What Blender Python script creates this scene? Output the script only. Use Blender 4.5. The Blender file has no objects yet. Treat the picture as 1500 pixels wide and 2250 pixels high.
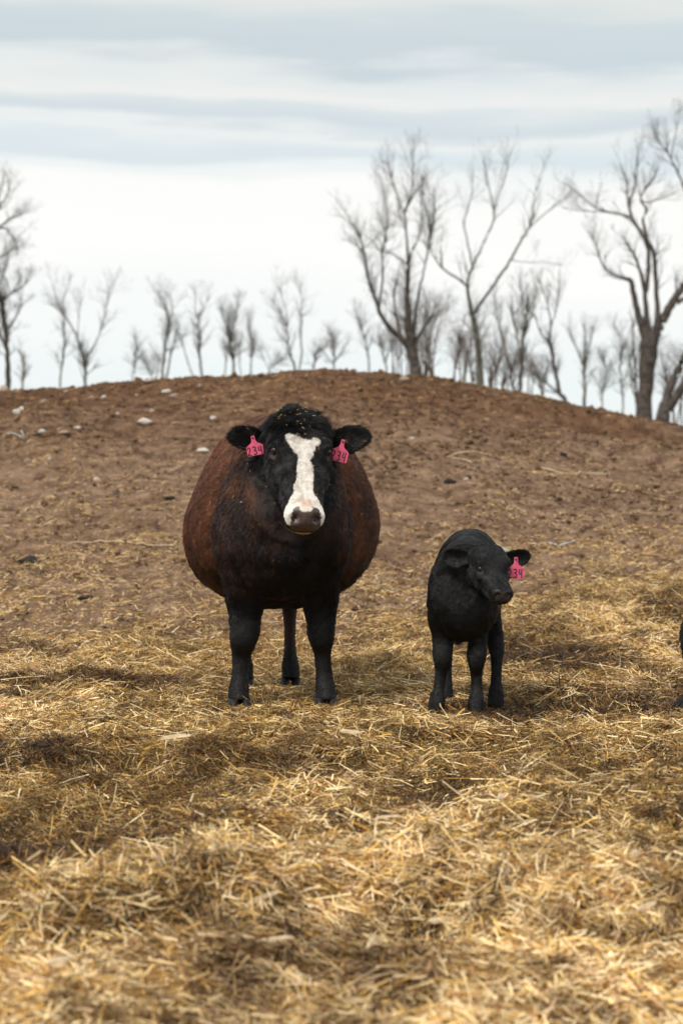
import bpy, bmesh, math, random
import numpy as np
from mathutils import Vector, Matrix, kdtree

# ------------------------------------------------------------------ camera, sky, sun, exposure
scn = bpy.context.scene
CAM_H, F, U0, V0 = 1.2, 4375.0, 750.0, 1000.0      # eye height; 70 mm lens in photo pixels; column and row of the horizon
cd = bpy.data.cameras.new("camera")
cam = bpy.data.objects.new("camera", cd)
scn.collection.objects.link(cam)
cam.location = (0, 0, CAM_H)
cam.rotation_euler = (math.radians(90), 0, 0)
cd.sensor_fit = 'HORIZONTAL'
cd.sensor_width = 24.0
cd.lens = 70.0
cd.shift_y = -125.0 / 1500.0
cd.clip_start = 0.1
cd.clip_end = 6000
cd.dof.use_dof = True
cd.dof.focus_distance = 9.35
cd.dof.aperture_fstop = 3.1
scn.camera = cam

SUN_EL, SUN_ROT = math.radians(52), math.radians(215)    # high, behind the camera and to its left
world = bpy.data.worlds.new("World")
scn.world = world
world.use_nodes = True
wt = world.node_tree
wt.nodes.clear()
def WN(t, **kw):
    n = wt.nodes.new(t)
    for k, v in kw.items(): setattr(n, k, v)
    return n
w_out = WN('ShaderNodeOutputWorld')
sky = WN('ShaderNodeTexSky')
sky.sky_type = 'NISHITA'
sky.sun_disc = False
sky.sun_elevation = SUN_EL
sky.sun_rotation = SUN_ROT
bg_sky = WN('ShaderNodeBackground'); bg_sky.inputs[1].default_value = 0.08
wt.links.new(sky.outputs[0], bg_sky.inputs[0])
tc = WN('ShaderNodeTexCoord')
sep = WN('ShaderNodeSeparateXYZ'); wt.links.new(tc.outputs['Generated'], sep.inputs[0])
# layered stratus: streaks stretched along the horizon, in height above the horizon (z of the view direction)
def wmath(op, a, b=None, c=None, clamp=False):
    n = WN('ShaderNodeMath', operation=op); n.use_clamp = clamp
    for i, v in enumerate((a, b, c)):
        if v is None: continue
        if isinstance(v, (int, float)): n.inputs[i].default_value = v
        else: wt.links.new(v, n.inputs[i])
    return n.outputs[0]
def wnoise(sx, sy, sz, scale, detail, rough, off=(0, 0, 0)):
    mp = WN('ShaderNodeMapping'); mp.inputs['Scale'].default_value = (sx, sy, sz); mp.inputs['Location'].default_value = off
    wt.links.new(tc.outputs['Generated'], mp.inputs[0])
    n = WN('ShaderNodeTexNoise'); n.inputs['Scale'].default_value = scale
    n.inputs['Detail'].default_value = detail; n.inputs['Roughness'].default_value = rough
    wt.links.new(mp.outputs[0], n.inputs['Vector'])
    return n.outputs[0]
n_big = wnoise(1, 1, 5, 3.0, 3, 0.55, (0.3, 0, 0.2))
n_fine = wnoise(1, 1, 9, 9.0, 5, 0.6, (1.7, 0.4, 0))
el = wmath('ADD', sep.outputs[2], wmath('MULTIPLY', wmath('SUBTRACT', n_big, 0.5), 0.075))
el = wmath('ADD', el, wmath('MULTIPLY', wmath('SUBTRACT', n_fine, 0.5), 0.024))
el = wmath('ADD', el, wmath('MULTIPLY', sep.outputs[0], 0.02))
ramp = WN('ShaderNodeValToRGB')
wt.links.new(wmath('MULTIPLY', el, 3.0, None, True), ramp.inputs[0])
def srgb(r, g, b):
    f = lambda c: (c / 12.92 if c <= 0.04045 else ((c + 0.055) / 1.055) ** 2.4)
    return (f(r / 255), f(g / 255), f(b / 255), 1)
stops = [(0.0, (228, 240, 243)), (0.055, (238, 245, 246)), (0.10, (248, 249, 249)), (0.135, (251, 251, 250)), (0.140*3, (203, 216, 223))]
# elevation(row) = (1000-row)/4375 ; ramp position = 3*elevation
def pos(row): return 3 * (V0 - row) / F
stops = [(pos(1000), (234, 243, 244)), (pos(850), (237, 244, 244)), (pos(700), (244, 247, 246)), (pos(560), (251, 251, 249)),
         (pos(455), (249, 249, 247)), (pos(415), (236, 241, 241)), (pos(375), (217, 227, 232)), (pos(350), (221, 230, 234)), (pos(325), (232, 236, 236)), (pos(290), (209, 219, 225)),
         (pos(262), (214, 223, 227)), (pos(215), (234, 236, 234)), (pos(175), (226, 231, 231)), (pos(130), (202, 213, 219)), (pos(85), (205, 216, 221)),
         (pos(25), (222, 226, 224)), (pos(-120), (206, 215, 219)), (pos(-450), (232, 234, 234))]
cr = ramp.color_ramp
cr.interpolation = 'EASE'
while len(cr.elements) < len(stops): cr.elements.new(0.5)
for i, (p, c) in enumerate(stops):
    cr.elements[i].position = min(max(p, 0), 1)
for i, (p, c) in enumerate(stops):
    cr.elements[i].color = srgb(*c)
bg_c = WN('ShaderNodeBackground'); bg_c.inputs[1].default_value = 0.54
wt.links.new(ramp.outputs[0], bg_c.inputs[0])
cover = wnoise(1, 1, 4, 2.2, 4, 0.5, (4.1, 2.0, 0))
cov = WN('ShaderNodeMapRange'); cov.inputs[1].default_value = 0.3; cov.inputs[2].default_value = 0.5
cov.inputs[3].default_value = 0.86; cov.inputs[4].default_value = 1.0
wt.links.new(cover, cov.inputs[0])
mixs = WN('ShaderNodeMixShader')
wt.links.new(cov.outputs[0], mixs.inputs[0]); wt.links.new(bg_sky.outputs[0], mixs.inputs[1]); wt.links.new(bg_c.outputs[0], mixs.inputs[2])
wt.links.new(mixs.outputs[0], w_out.inputs[0])

sl = bpy.data.lights.new("sun", 'SUN')
sl.energy = 1.5
sl.angle = math.radians(14)
sl.color = (1.0, 0.95, 0.88)
sun = bpy.data.objects.new("sun", sl)
scn.collection.objects.link(sun)
sd = Vector((math.sin(SUN_ROT) * math.cos(SUN_EL), math.cos(SUN_ROT) * math.cos(SUN_EL), math.sin(SUN_EL)))
sun.rotation_euler = (-sd).to_track_quat('-Z', 'Y').to_euler()
sun.location = (-8, -8, 20)

scn.view_settings.view_transform = 'Standard'
scn.view_settings.look = 'None'
scn.view_settings.exposure = 0.95
scn.view_settings.gamma = 1.0
scn.render.engine = 'CYCLES'
scn.cycles.max_bounces = 6
scn.cycles.use_denoising = True
scn.render.film_transparent = False

# ------------------------------------------------------------------ helpers
rng = np.random.default_rng(11)
random.seed(5)
C = scn.collection

def P(px, row, d):                       # a point at distance d along the ray through a photo pixel
    return np.array([(px - U0) / F * d, d, CAM_H + (V0 - row) / F * d])

def _hash(ix, iy, iz, seed):
    h = (ix.astype(np.int64) * 374761393 + iy.astype(np.int64) * 668265263 + iz.astype(np.int64) * 2147483647 + seed * 1274126177) & 0xffffffff
    h = ((h ^ (h >> 13)) * 1274126177) & 0xffffffff
    h = ((h ^ (h >> 16)) * 2246822519) & 0xffffffff
    return ((h ^ (h >> 15)) & 0xffff) / 65535.0 * 2 - 1

def vnoise(x, y, z=None, seed=0):
    x = np.asarray(x, float); y = np.asarray(y, float)
    z = np.zeros_like(x) if z is None else np.asarray(z, float)
    x0 = np.floor(x); y0 = np.floor(y); z0 = np.floor(z)
    fx, fy, fz = x - x0, y - y0, z - z0
    sx, sy, sz = (t * t * (3 - 2 * t) for t in (fx, fy, fz))
    r = 0
    for dx in (0, 1):
        for dy in (0, 1):
            for dz in (0, 1):
                r = r + _hash(x0 + dx, y0 + dy, z0 + dz, seed) * (sx if dx else 1 - sx) * (sy if dy else 1 - sy) * (sz if dz else 1 - sz)
    return r

def fbm(x, y, z=None, octv=4, seed=0, gain=0.5):
    r = 0; a = 1; f = 1
    for o in range(octv):
        r = r + a * vnoise(np.asarray(x) * f + 17.3 * o, np.asarray(y) * f - 9.1 * o, None if z is None else np.asarray(z) * f, seed + o)
        a *= gain; f *= 2.03
    return r

def sstep(a, b, x):
    t = np.clip((np.asarray(x, float) - a) / (b - a), 0, 1)
    return t * t * (3 - 2 * t)

def link(name, data, parent=None):
    o = bpy.data.objects.new(name, data)
    C.objects.link(o)
    if parent is not None: o.parent = parent
    return o

def tag(o, label=None, cat=None, group=None, kind=None):
    if label: o["label"] = label
    if cat: o["category"] = cat
    if group: o["group"] = group
    if kind: o["kind"] = kind
    return o

def empty(name, loc, label, cat, group=None):
    o = link(name, None)
    o.location = loc
    o.empty_display_size = 0.1
    return tag(o, label, cat, group)

def mesh_np(name, V, faces, mat=None, smooth=True, cols=None, colname="col"):
    """V (n,3); faces (m,k) all the same size k, or list of such arrays"""
    me = bpy.data.meshes.new(name)
    if isinstance(faces, np.ndarray): faces = [faces]
    loops = np.concatenate([f.ravel() for f in faces]).astype(np.int32)
    sizes = np.concatenate([np.full(len(f), f.shape[1]) for f in faces])
    starts = np.concatenate([[0], np.cumsum(sizes)[:-1]]).astype(np.int32)
    me.vertices.add(len(V)); me.vertices.foreach_set('co', np.asarray(V, np.float32).ravel())
    me.loops.add(len(loops)); me.loops.foreach_set('vertex_index', loops)
    me.polygons.add(len(sizes)); me.polygons.foreach_set('loop_start', starts)
    me.polygons.foreach_set('use_smooth', np.full(len(sizes), smooth))
    me.update(calc_edges=True)
    if cols is not None:
        a = me.color_attributes.new(colname, 'FLOAT_COLOR', 'POINT')
        a.data.foreach_set('color', np.asarray(cols, np.float32).ravel())
    if mat: me.materials.append(mat)
    return me

# ------------------------------------------------------------------ materials
def new_mat(name):
    m = bpy.data.materials.new(name)
    m.use_nodes = True
    nt = m.node_tree
    b = nt.nodes['Principled BSDF']
    return m, nt, b
def N(nt, t, **kw):
    n = nt.nodes.new(t)
    for k, v in kw.items(): setattr(n, k, v)
    return n
def noise_node(nt, scale, detail=4, rough=0.55, vec=None):
    n = N(nt, 'ShaderNodeTexNoise')
    n.inputs['Scale'].default_value = scale; n.inputs['Detail'].default_value = detail; n.inputs['Roughness'].default_value = rough
    if vec is not None: nt.links.new(vec, n.inputs['Vector'])
    return n
def ramp_node(nt, fac, stops):
    r = N(nt, 'ShaderNodeValToRGB')
    while len(r.color_ramp.elements) < len(stops): r.color_ramp.elements.new(0.5)
    for e, (p, c) in zip(r.color_ramp.elements, stops): e.position = p
    for e, (p, c) in zip(r.color_ramp.elements, stops): e.color = (*c, 1)
    nt.links.new(fac, r.inputs[0])
    return r.outputs[0]
def mixc(nt, fac, a, b, mode='MIX'):
    m = N(nt, 'ShaderNodeMix', data_type='RGBA', blend_type=mode)
    for s, v in ((0, fac), (6, a), (7, b)):
        if isinstance(v, (int, float)): m.inputs[s].default_value = v
        elif isinstance(v, tuple): m.inputs[s].default_value = (*v, 1)
        else: nt.links.new(v, m.inputs[s])
    return m.outputs[2]

def mat_ground():
    m, nt, b = new_mat("soil")
    geo = N(nt, 'ShaderNodeNewGeometry'); pos = geo.outputs['Position']
    sp = N(nt, 'ShaderNodeSeparateXYZ'); nt.links.new(pos, sp.inputs[0])
    n1 = noise_node(nt, 0.55, 5, 0.6, pos); n2 = noise_node(nt, 4.5, 9, 0.72, pos); n3 = noise_node(nt, 45, 4, 0.6, pos)
    low = ramp_node(nt, n2.outputs[0], [(0.34, (0.050, 0.027, 0.015)), (0.47, (0.175, 0.108, 0.066)), (0.66, (0.32, 0.212, 0.138))])
    up = ramp_node(nt, n2.outputs[0], [(0.34, (0.030, 0.013, 0.006)), (0.48, (0.108, 0.052, 0.025)), (0.66, (0.20, 0.105, 0.053))])
    h = N(nt, 'ShaderNodeMapRange'); h.inputs[1].default_value = 1.1; h.inputs[2].default_value = 2.1
    nt.links.new(sp.outputs[2], h.inputs[0])
    hh = N(nt, 'ShaderNodeMath', operation='ADD', use_clamp=True); nt.links.new(h.outputs[0], hh.inputs[0])
    sc = N(nt, 'ShaderNodeMath', operation='MULTIPLY_ADD'); nt.links.new(n1.outputs[0], sc.inputs[0]); sc.inputs[1].default_value = 1.4; sc.inputs[2].default_value = -0.7
    nt.links.new(sc.outputs[0], hh.inputs[1])
    soil = mixc(nt, hh.outputs[0], low, up)
    soil = mixc(nt, 0.55, soil, ramp_node(nt, n3.outputs[0], [(0.3, (0.35, 0.35, 0.35)), (0.55, (1, 1, 1)), (0.75, (1.5, 1.4, 1.3))]), 'MULTIPLY')
    st = ramp_node(nt, n3.outputs[0], [(0.3, (0.025, 0.013, 0.005)), (0.5, (0.085, 0.046, 0.016)), (0.72, (0.22, 0.135, 0.052))])  # dark bed under the straw: shade between stems painted into the ground colour
    at = N(nt, 'ShaderNodeAttribute', attribute_name="straw")
    c = mixc(nt, at.outputs['Fac'], soil, st)
    nt.links.new(c, b.inputs['Base Color'])
    b.inputs['Roughness'].default_value = 0.95
    b.inputs['Specular IOR Level'].default_value = 0.15
    bp = N(nt, 'ShaderNodeBump'); bp.inputs['Strength'].default_value = 0.9; bp.inputs['Distance'].default_value = 0.03
    ad = N(nt, 'ShaderNodeMath', operation='ADD'); nt.links.new(n2.outputs[0], ad.inputs[0]); 
    ml = N(nt, 'ShaderNodeMath', operation='MULTIPLY'); nt.links.new(n3.outputs[0], ml.inputs[0]); ml.inputs[1].default_value = 0.5
    nt.links.new(ml.outputs[0], ad.inputs[1]); nt.links.new(ad.outputs[0], bp.inputs['Height'])
    nt.links.new(bp.outputs[0], b.inputs['Normal'])
    return m

def mat_straw():
    m, nt, b = new_mat("straw")
    at = N(nt, 'ShaderNodeAttribute', attribute_name="col")
    geo = N(nt, 'ShaderNodeNewGeometry'); pos = geo.outputs['Position']
    n1 = noise_node(nt, 1.1, 4, 0.6, pos)
    n2 = noise_node(nt, 6.0, 3, 0.6, pos)
    tint = ramp_node(nt, n1.outputs[0], [(0.32, (0.42, 0.33, 0.22)), (0.43, (0.92, 0.82, 0.66)), (0.54, (1.22, 1.14, 0.97)), (0.7, (1.42, 1.35, 1.18))])
    t2 = ramp_node(nt, n2.outputs[0], [(0.38, (0.34, 0.27, 0.20)), (0.48, (1, 1, 1)), (0.66, (1.22, 1.22, 1.2))])
    c = mixc(nt, 1.0, at.outputs['Color'], tint, 'MULTIPLY')
    c = mixc(nt, 0.8, c, t2, 'MULTIPLY')
    nt.links.new(c, b.inputs['Base Color'])
    b.inputs['Roughness'].default_value = 0.55
    b.inputs['Specular IOR Level'].default_value = 0.35
    return m

def mat_attr(name, rough, spec, bump=0.0, bscale=200):
    m, nt, b = new_mat(name)
    at = N(nt, 'ShaderNodeAttribute', attribute_name="col")
    nt.links.new(at.outputs['Color'], b.inputs['Base Color'])
    b.inputs['Roughness'].default_value = rough
    b.inputs['Specular IOR Level'].default_value = spec
    if bump:
        g = N(nt, 'ShaderNodeTexCoord')
        n = noise_node(nt, bscale, 3, 0.6, g.outputs['Object'])
        bp = N(nt, 'ShaderNodeBump'); bp.inputs['Strength'].default_value = bump; bp.inputs['Distance'].default_value = 0.004
        nt.links.new(n.outputs[0], bp.inputs['Height']); nt.links.new(bp.outputs[0], b.inputs['Normal'])
    return m

def mat_noise(name, c1, c2, scale, rough=0.8, spec=0.3, bump=0.4, dist=0.01):
    m, nt, b = new_mat(name)
    g = N(nt, 'ShaderNodeTexCoord')
    n = noise_node(nt, scale, 5, 0.62, g.outputs['Object'])
    c = ramp_node(nt, n.outputs[0], [(0.33, c1), (0.66, c2)])
    nt.links.new(c, b.inputs['Base Color'])
    b.inputs['Roughness'].default_value = rough; b.inputs['Specular IOR Level'].default_value = spec
    bp = N(nt, 'ShaderNodeBump'); bp.inputs['Strength'].default_value = bump; bp.inputs['Distance'].default_value = dist
    nt.links.new(n.outputs[0], bp.inputs['Height']); nt.links.new(bp.outputs[0], b.inputs['Normal'])
    return m

M_ground = mat_ground()
M_straw = mat_straw()
M_skin = mat_attr("hide", 0.6, 0.35, 0.5, 120)
def _wet():
    nt = M_skin.node_tree; at = next(n for n in nt.nodes if n.type == 'ATTRIBUTE'); b = nt.nodes['Principled BSDF']
    m = N(nt, 'ShaderNodeMath', operation='MULTIPLY'); nt.links.new(at.outputs['Alpha'], m.inputs[0]); m.inputs[1].default_value = 0.62
    nt.links.new(m.outputs[0], b.inputs['Roughness'])
_wet()
M_hair = mat_attr("hair_coat", 0.42, 0.32)
M_calf_hair = mat_attr("calf_hair", 0.38, 0.38)
M_hoof = mat_noise("hoof_horn", (0.006, 0.005, 0.004), (0.02, 0.016, 0.012), 40, 0.6, 0.3)
M_eye = mat_noise("eyeball", (0.003, 0.002, 0.002), (0.012, 0.006, 0.004), 60, 0.05, 0.8, 0)
M_tag = mat_noise("pink_plastic", (0.66, 0.095, 0.165), (0.95, 0.165, 0.28), 55, 0.4, 0.4, 0.05, 0.002)
M_ink = mat_noise("marker_ink", (0.012, 0.008, 0.05), (0.03, 0.016, 0.085), 60, 0.5, 0.3, 0)
M_bark = mat_noise("bark", (0.042, 0.036, 0.031), (0.125, 0.108, 0.093), 5, 0.9, 0.15, 0.8, 0.05)
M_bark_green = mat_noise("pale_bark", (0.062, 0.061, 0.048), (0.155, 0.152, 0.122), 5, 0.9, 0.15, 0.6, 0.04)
M_twig = mat_noise("twig_bark", (0.065, 0.062, 0.052), (0.16, 0.152, 0.125), 2, 0.9, 0.1, 0)
M_brush = mat_noise("brush_bark", (0.075, 0.052, 0.040), (0.16, 0.115, 0.088), 2, 0.9, 0.1, 0)
M_stone = mat_noise("pale_stone", (0.40, 0.35, 0.29), (0.72, 0.67, 0.60), 14, 0.9, 0.2, 0.5, 0.01)
M_stone_tan = mat_noise("tan_stone", (0.27, 0.20, 0.15), (0.46, 0.36, 0.28), 14, 0.9, 0.2, 0.5, 0.01)
M_stone_green = mat_noise("mossy_stone", (0.20, 0.24, 0.16), (0.42, 0.42, 0.33), 14, 0.9, 0.2, 0.5, 0.01)
M_dung = mat_noise("dung", (0.010, 0.007, 0.005), (0.05, 0.038, 0.028), 30, 0.7, 0.4, 1.0, 0.02)
M_soil_clod = mat_noise("clod_soil", (0.070, 0.038, 0.021), (0.24, 0.150, 0.092), 8, 0.95, 0.1, 0.8, 0.02)
M_wood = mat_noise("splintered_wood", (0.42, 0.30, 0.17), (0.74, 0.60, 0.41), 30, 0.75, 0.2, 0.4, 0.004)
M_twine = mat_noise("weathered_twine", (0.40, 0.44, 0.42), (0.62, 0.68, 0.66), 40, 0.6, 0.3, 0)

# ------------------------------------------------------------------ terrain
crest_px = np.array([-2500, -1600, -900, -400, 0, 150, 300, 450, 560, 700, 850, 1000, 1100, 1200, 1300, 1400, 1500, 1900, 2500, 3500])
crest_row = np.array([1040, 1000, 950, 890, 856, 850, 838, 826, 820, 818, 823, 840, 857, 875, 897, 915, 932, 985, 1030, 1060]) + 3
MY0, MY1 = 13.5, 30.0
_ys = np.linspace(16, 34, 200)
def prof(y):
    t = np.clip((y - MY0) / (MY1 - MY0), 0, 1)
    s = 0.35 * t + 0.65 * t * t * (3 - 2 * t)
    s = s * (1 - 0.12 * sstep(0.8, 1.0, t) * 0)
    return s * (1 - sstep(31.0, 52.0, y))
def _h_for_slope(m):
    pr = prof(_ys)
    return np.min((m * _ys + CAM_H) / np.maximum(pr, 1e-3))
crest_x = (crest_px - U0) / F * 29.5
crest_h = np.array([_h_for_slope((V0 - r) / F) for r in crest_row])

COW = np.array([-0.286, 9.63]); CALF = np.array([0.528, 9.21])
def base_h(x, y):
    h = np.interp(x, crest_x, crest_h) * prof(y) - 0.045 * (1 - sstep(12, 20, y))
    # the ledge of trodden bedding in front of the camera
    edge = 5.55 + 0.25 * vnoise(x * 1.3, x * 0 + 3.1, seed=4) + 0.12 * vnoise(x * 4, x * 0, seed=9)
    h = h - 0.12 * (1 - sstep(-0.14, 0.12, y - edge))
    h = h - 0.09 * sstep(10.1, 11.0, y) * (1 - sstep(11.8, 13.6, y))
    return h
def H(x, y, fine=True):
    x = np.asarray(x, float); y = np.asarray(y, float)
    h = base_h(x, y)
    quiet = 1.0
    for c, w in ((COW, (0.75, 1.0)), (CALF, (0.5, 0.7)), (COW + np.array([-0.1, 1.45]), (0.7, 0.7))):
        r = np.sqrt(((x - c[0]) / w[0]) ** 2 + ((y - c[1]) / w[1]) ** 2)
        quiet = quiet * (0.15 + 0.85 * sstep(0.6, 1.3, r))
    near = 1 - sstep(14, 18, y)
    und = 0.055 * fbm(x * 0.9, y * 0.8, octv=3, seed=21) + 0.045 * fbm(x * 3.0, y * 2.6, octv=3, seed=31) + 0.022 * fbm(x * 8.0, y * 7.0, octv=2, seed=33)
    h = h + und * near * quiet
    # hollows dug in the bedding
    for hx, hy, rx, ry, dp in HOLLOWS:
        h = h - 0.9 * dp * np.exp(-(((x - hx) / rx) ** 2 + ((y - hy) / ry) ** 2))
    if fine:
        far = sstep(12.5, 17, y) * (1 - sstep(60, 120, y))
        m = 0.10 * fbm(x * 0.55, y * 0.4, octv=3, seed=51) + 0.045 * fbm(x * 2.2, y * 1.7, octv=3, seed=61)
        rg = 1 - np.abs(fbm(x * 7.5, y * 6.0, octv=3, seed=71))
        cl = np.maximum(fbm(x * 11, y * 8, octv=2, seed=81) - 0.35, 0)
        h = h + far * (m * (1 - 0.6 * sstep(25, 30, y)) + 0.009 * rg + 0.035 * cl - 0.06 * np.maximum(fbm(x * 5, y * 4, octv=2, seed=91) - 0.45, 0))
        # slumped scarp near the top on the right
        sx = x - 3.45; sy = y - 26.2 - 0.25 * sx
        h = h + far * 0.34 * np.exp(-(sx / 1.3) ** 2) * (sstep(-0.15, 0.25, sy) - 0.5) * np.exp(-(sy / 1.6) ** 2)
    return h
HOLLOWS = []
def hollow(px, row, rpx, rrow, depth):
    d = F * (CAM_H + .03) / (row - V0)
    d2 = F * (CAM_H + .03) / (row + rrow - V0)
    HOLLOWS.append(((px - U0) / F * d, d, rpx / F * d, abs(d - d2), depth))
for a in [(70, 1850, 190, 55, .085), (640, 1890, 150, 34, .05), (960, 1985, 110, 26, .07), (1180, 1430, 100, 25, .06), (1210, 1585, 110, 28, .05),
          (40, 1500, 90, 18, .05), (1300, 1440, 60, 16, .05), (380, 1830, 60, 30, .04), (1150, 1850, 70, 25, .04), (1120, 1640, 60, 20, .03),
          (820, 1860, 90, 30, .04), (200, 1385, 90, 12, .05), (240, 1900, 120, 30, .05), (1420, 1700, 90, 20, .03)]: hollow(*a)

def place(px, row, z_off=0.0):           # where the ray through a photo pixel meets the ground
    lo = 3.0
    ys = np.concatenate([np.arange(3.2, 16, 0.01), np.arange(16, 33, 0.02)])
    xs = (px - U0) / F * ys
    zr = CAM_H + (V0 - row) / F * ys
    g = H(xs, ys)
    k = np.argmax(zr <= g)
    if zr[k] > g[k]: k = len(ys) - 1
    return np.array([xs[k], ys[k], g[k] + z_off])

def straw_mask(x, y):                    # 1 = deep straw, 0 = bare soil
    e = 13.6 + 1.5 * sstep(0.3, 2.0, x) - 0.5 * sstep(0.0, -1.8, x) + 1.1 * fbm(x * 0.9, y * 0.5, octv=3, seed=7)
    return 1 - sstep(-2.4, 1.8, y - e)

def ground_mesh():
    xs = np.concatenate([-np.geomspace(2500, 9, 16), np.arange(-8.5, -3.2, 0.09), np.arange(-3.2, 5.6, 0.032), np.arange(5.6, 9, 0.09), np.geomspace(9.3, 2500, 16)])
    ys = np.concatenate([-np.geomspace(1500, 2, 8), np.arange(-1, 3.4, 0.4), np.arange(3.4, 14, 0.032), np.arange(14, 33, 0.05), np.arange(33.2, 60, 0.6), np.geomspace(62, 4000, 22)])
    X, Y = np.meshgrid(xs, ys)
    Z = H(X, Y)
    V = np.stack([X.ravel(), Y.ravel(), Z.ravel()], 1)
    nx, ny = len(xs), len(ys)
    i = (np.arange(ny - 1)[:, None] * nx + np.arange(nx - 1)[None, :]).ravel()
    fc = np.stack([i, i + 1, i + nx + 1, i + nx], 1)
    me = mesh_np("ground", V, fc, M_ground)
    a = me.attributes.new("straw", 'FLOAT', 'POINT')
    a.data.foreach_set('value', straw_mask(V[:, 0], V[:, 1]).astype(np.float32))
    return me
tag(link("ground", ground_mesh()), kind="structure")

# ------------------------------------------------------------------ instancing of countless bits
def scatter(name, pieces, pts, rots, scls, idxs, mat, label):
    coll = bpy.data.collections.new(name + "_pieces")
    for k, me in enumerate(pieces):
        coll.objects.link(bpy.data.objects.new("%s_piece" % name, me))
    me = bpy.data.meshes.new(name)
    me.vertices.add(len(pts)); me.vertices.foreach_set('co', np.asarray(pts, np.float32).ravel())
    a = me.attributes.new("rot", 'FLOAT_VECTOR', 'POINT'); a.data.foreach_set('vector', np.asarray(rots, np.float32).ravel())
    a = me.attributes.new("scl", 'FLOAT', 'POINT'); a.data.foreach_set('value', np.asarray(scls, np.float32))
    a = me.attributes.new("idx", 'INT', 'POINT'); a.data.foreach_set('value', np.asarray(idxs, np.int32))
    o = link(name, me)
    tag(o, label, kind="stuff")
    ng = bpy.data.node_groups.new(name, 'GeometryNodeTree')
    ng.interface.new_socket("Geometry", in_out='INPUT', socket_type='NodeSocketGeometry')
    ng.interface.new_socket("Geometry", in_out='OUTPUT', socket_type='NodeSocketGeometry')
    gi = ng.nodes.new('NodeGroupInput'); go = ng.nodes.new('NodeGroupOutput')
    iop = ng.nodes.new('GeometryNodeInstanceOnPoints')
    ci = ng.nodes.new('GeometryNodeCollectionInfo'); ci.inputs[0].default_value = coll; ci.inputs[1].default_value = True; ci.inputs[2].default_value = True
    def na(nm, t):
        n = ng.nodes.new('GeometryNodeInputNamedAttribute'); n.data_type = t; n.inputs[0].default_value = nm
        return n.outputs[0]
    e2r = ng.nodes.new('FunctionNodeEulerToRotation')
    L = ng.links.new
    L(gi.outputs[0], iop.inputs['Points']); L(ci.outputs[0], iop.inputs['Instance'])
    iop.inputs['Pick Instance'].default_value = True
    L(na('idx', 'INT'), iop.inputs['Instance Index'])
    L(na('rot', 'FLOAT_VECTOR'), e2r.inputs[0]); L(e2r.outputs[0], iop.inputs['Rotation'])
    L(na('scl', 'FLOAT'), iop.inputs['Scale'])
    L(iop.outputs[0], go.inputs[0])
    md = o.modifiers.new("scatter", 'NODES'); md.node_group = ng
    return o

def straws_mesh(name, n, rad, lmin, lmax, wmin, wmax, zmax, pitch, pal, curl=0.15, mat=None, r=None):
    r = r or rng
    ang = r.uniform(0, 2 * np.pi, n); rr = rad * np.sqrt(r.uniform(0, 1, n))
    c = np.stack([rr * np.cos(ang), rr * np.sin(ang), r.uniform(-0.004, zmax, n) ], 1)
    az = r.uniform(0, 2 * np.pi, n); pt = r.normal(0, pitch, n)
    d = np.stack([np.cos(az) * np.cos(pt), np.sin(az) * np.cos(pt), np.sin(pt)], 1)
    Ls = np.exp(r.uniform(np.log(lmin), np.log(lmax), n)); W = r.uniform(wmin, wmax, n)
    side = np.stack([-np.sin(az), np.cos(az), np.zeros(n)], 1)
    up = np.cross(d, side)
    roll = r.uniform(-1.1, 1.1, n)
    w = side * np.cos(roll)[:, None] + up * np.sin(roll)[:, None]
    bend = (side * r.normal(0, curl, n)[:, None] + up * r.normal(0, curl * 0.6, n)[:, None]) * Ls[:, None]
    V = []
    for k, t in enumerate((-0.5, 0.0, 0.5)):
        p = c + d * (Ls * t)[:, None] + bend * (0.25 - t * t)
        ww = W * (0.9 if k != 1 else 1.0) * 0.5
        V.append(p - w * ww[:, None]); V.append(p + w * ww[:, None])
    V = np.stack(V, 1).reshape(-1, 3)
    b = np.arange(n) * 6
    fc = np.concatenate([np.stack([b, b + 1, b + 3, b + 2], 1), np.stack([b + 2, b + 3, b + 5, b + 4], 1)])
    pal = np.array(pal)
    k = r.integers(0, len(pal), n)
    col = pal[k, :3] * r.uniform(0.75, 1.2, (n, 1))
    col = np.repeat(np.concatenate([col, np.ones((n, 1))], 1), 6, axis=0)
    return mesh_np(name, V, fc, mat or M_straw, False, col)

PALE = (0.70, 0.555, 0.31); CREAM = (0.78, 0.66, 0.45); GOLD = (0.62, 0.42, 0.135); OCHRE = (0.40, 0.215, 0.052)
BROWN = (0.135, 0.068, 0.022); DARK = (0.036, 0.019, 0.008); GREEN = (0.28, 0.225, 0.075); PINKISH = (0.50, 0.34, 0.22)  # DARK is deepened to paint shaded gaps into the straw
mix_gold = [PALE, PALE, GOLD, GOLD, GOLD, OCHRE, BROWN, BROWN, GREEN, CREAM, CREAM, DARK, DARK]
mix_dark = [BROWN, BROWN, BROWN, DARK, OCHRE, GOLD, OCHRE, GREEN, GREEN, PALE, DARK]
mix_pale = [PALE, PALE, CREAM, CREAM, CREAM, GOLD, GOLD, OCHRE, PINKISH, BROWN]
clumps = []
for k in range(5): clumps.append(straws_mesh("straw_clump", 135, 0.16, 0.014, 0.085, 0.0012, 0.0040, 0.040, 0.22, mix_gold))
for k in range(4): clumps.append(straws_mesh("straw_clump", 190, 0.14, 0.015, 0.07, 0.0007, 0.0022, 0.036, 0.35, mix_dark, 0.35))
for k in range(4): clumps.append(straws_mesh("straw_clump", 115, 0.16, 0.018, 0.11, 0.0015, 0.0052, 0.045, 0.26, mix_pale))
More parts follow.
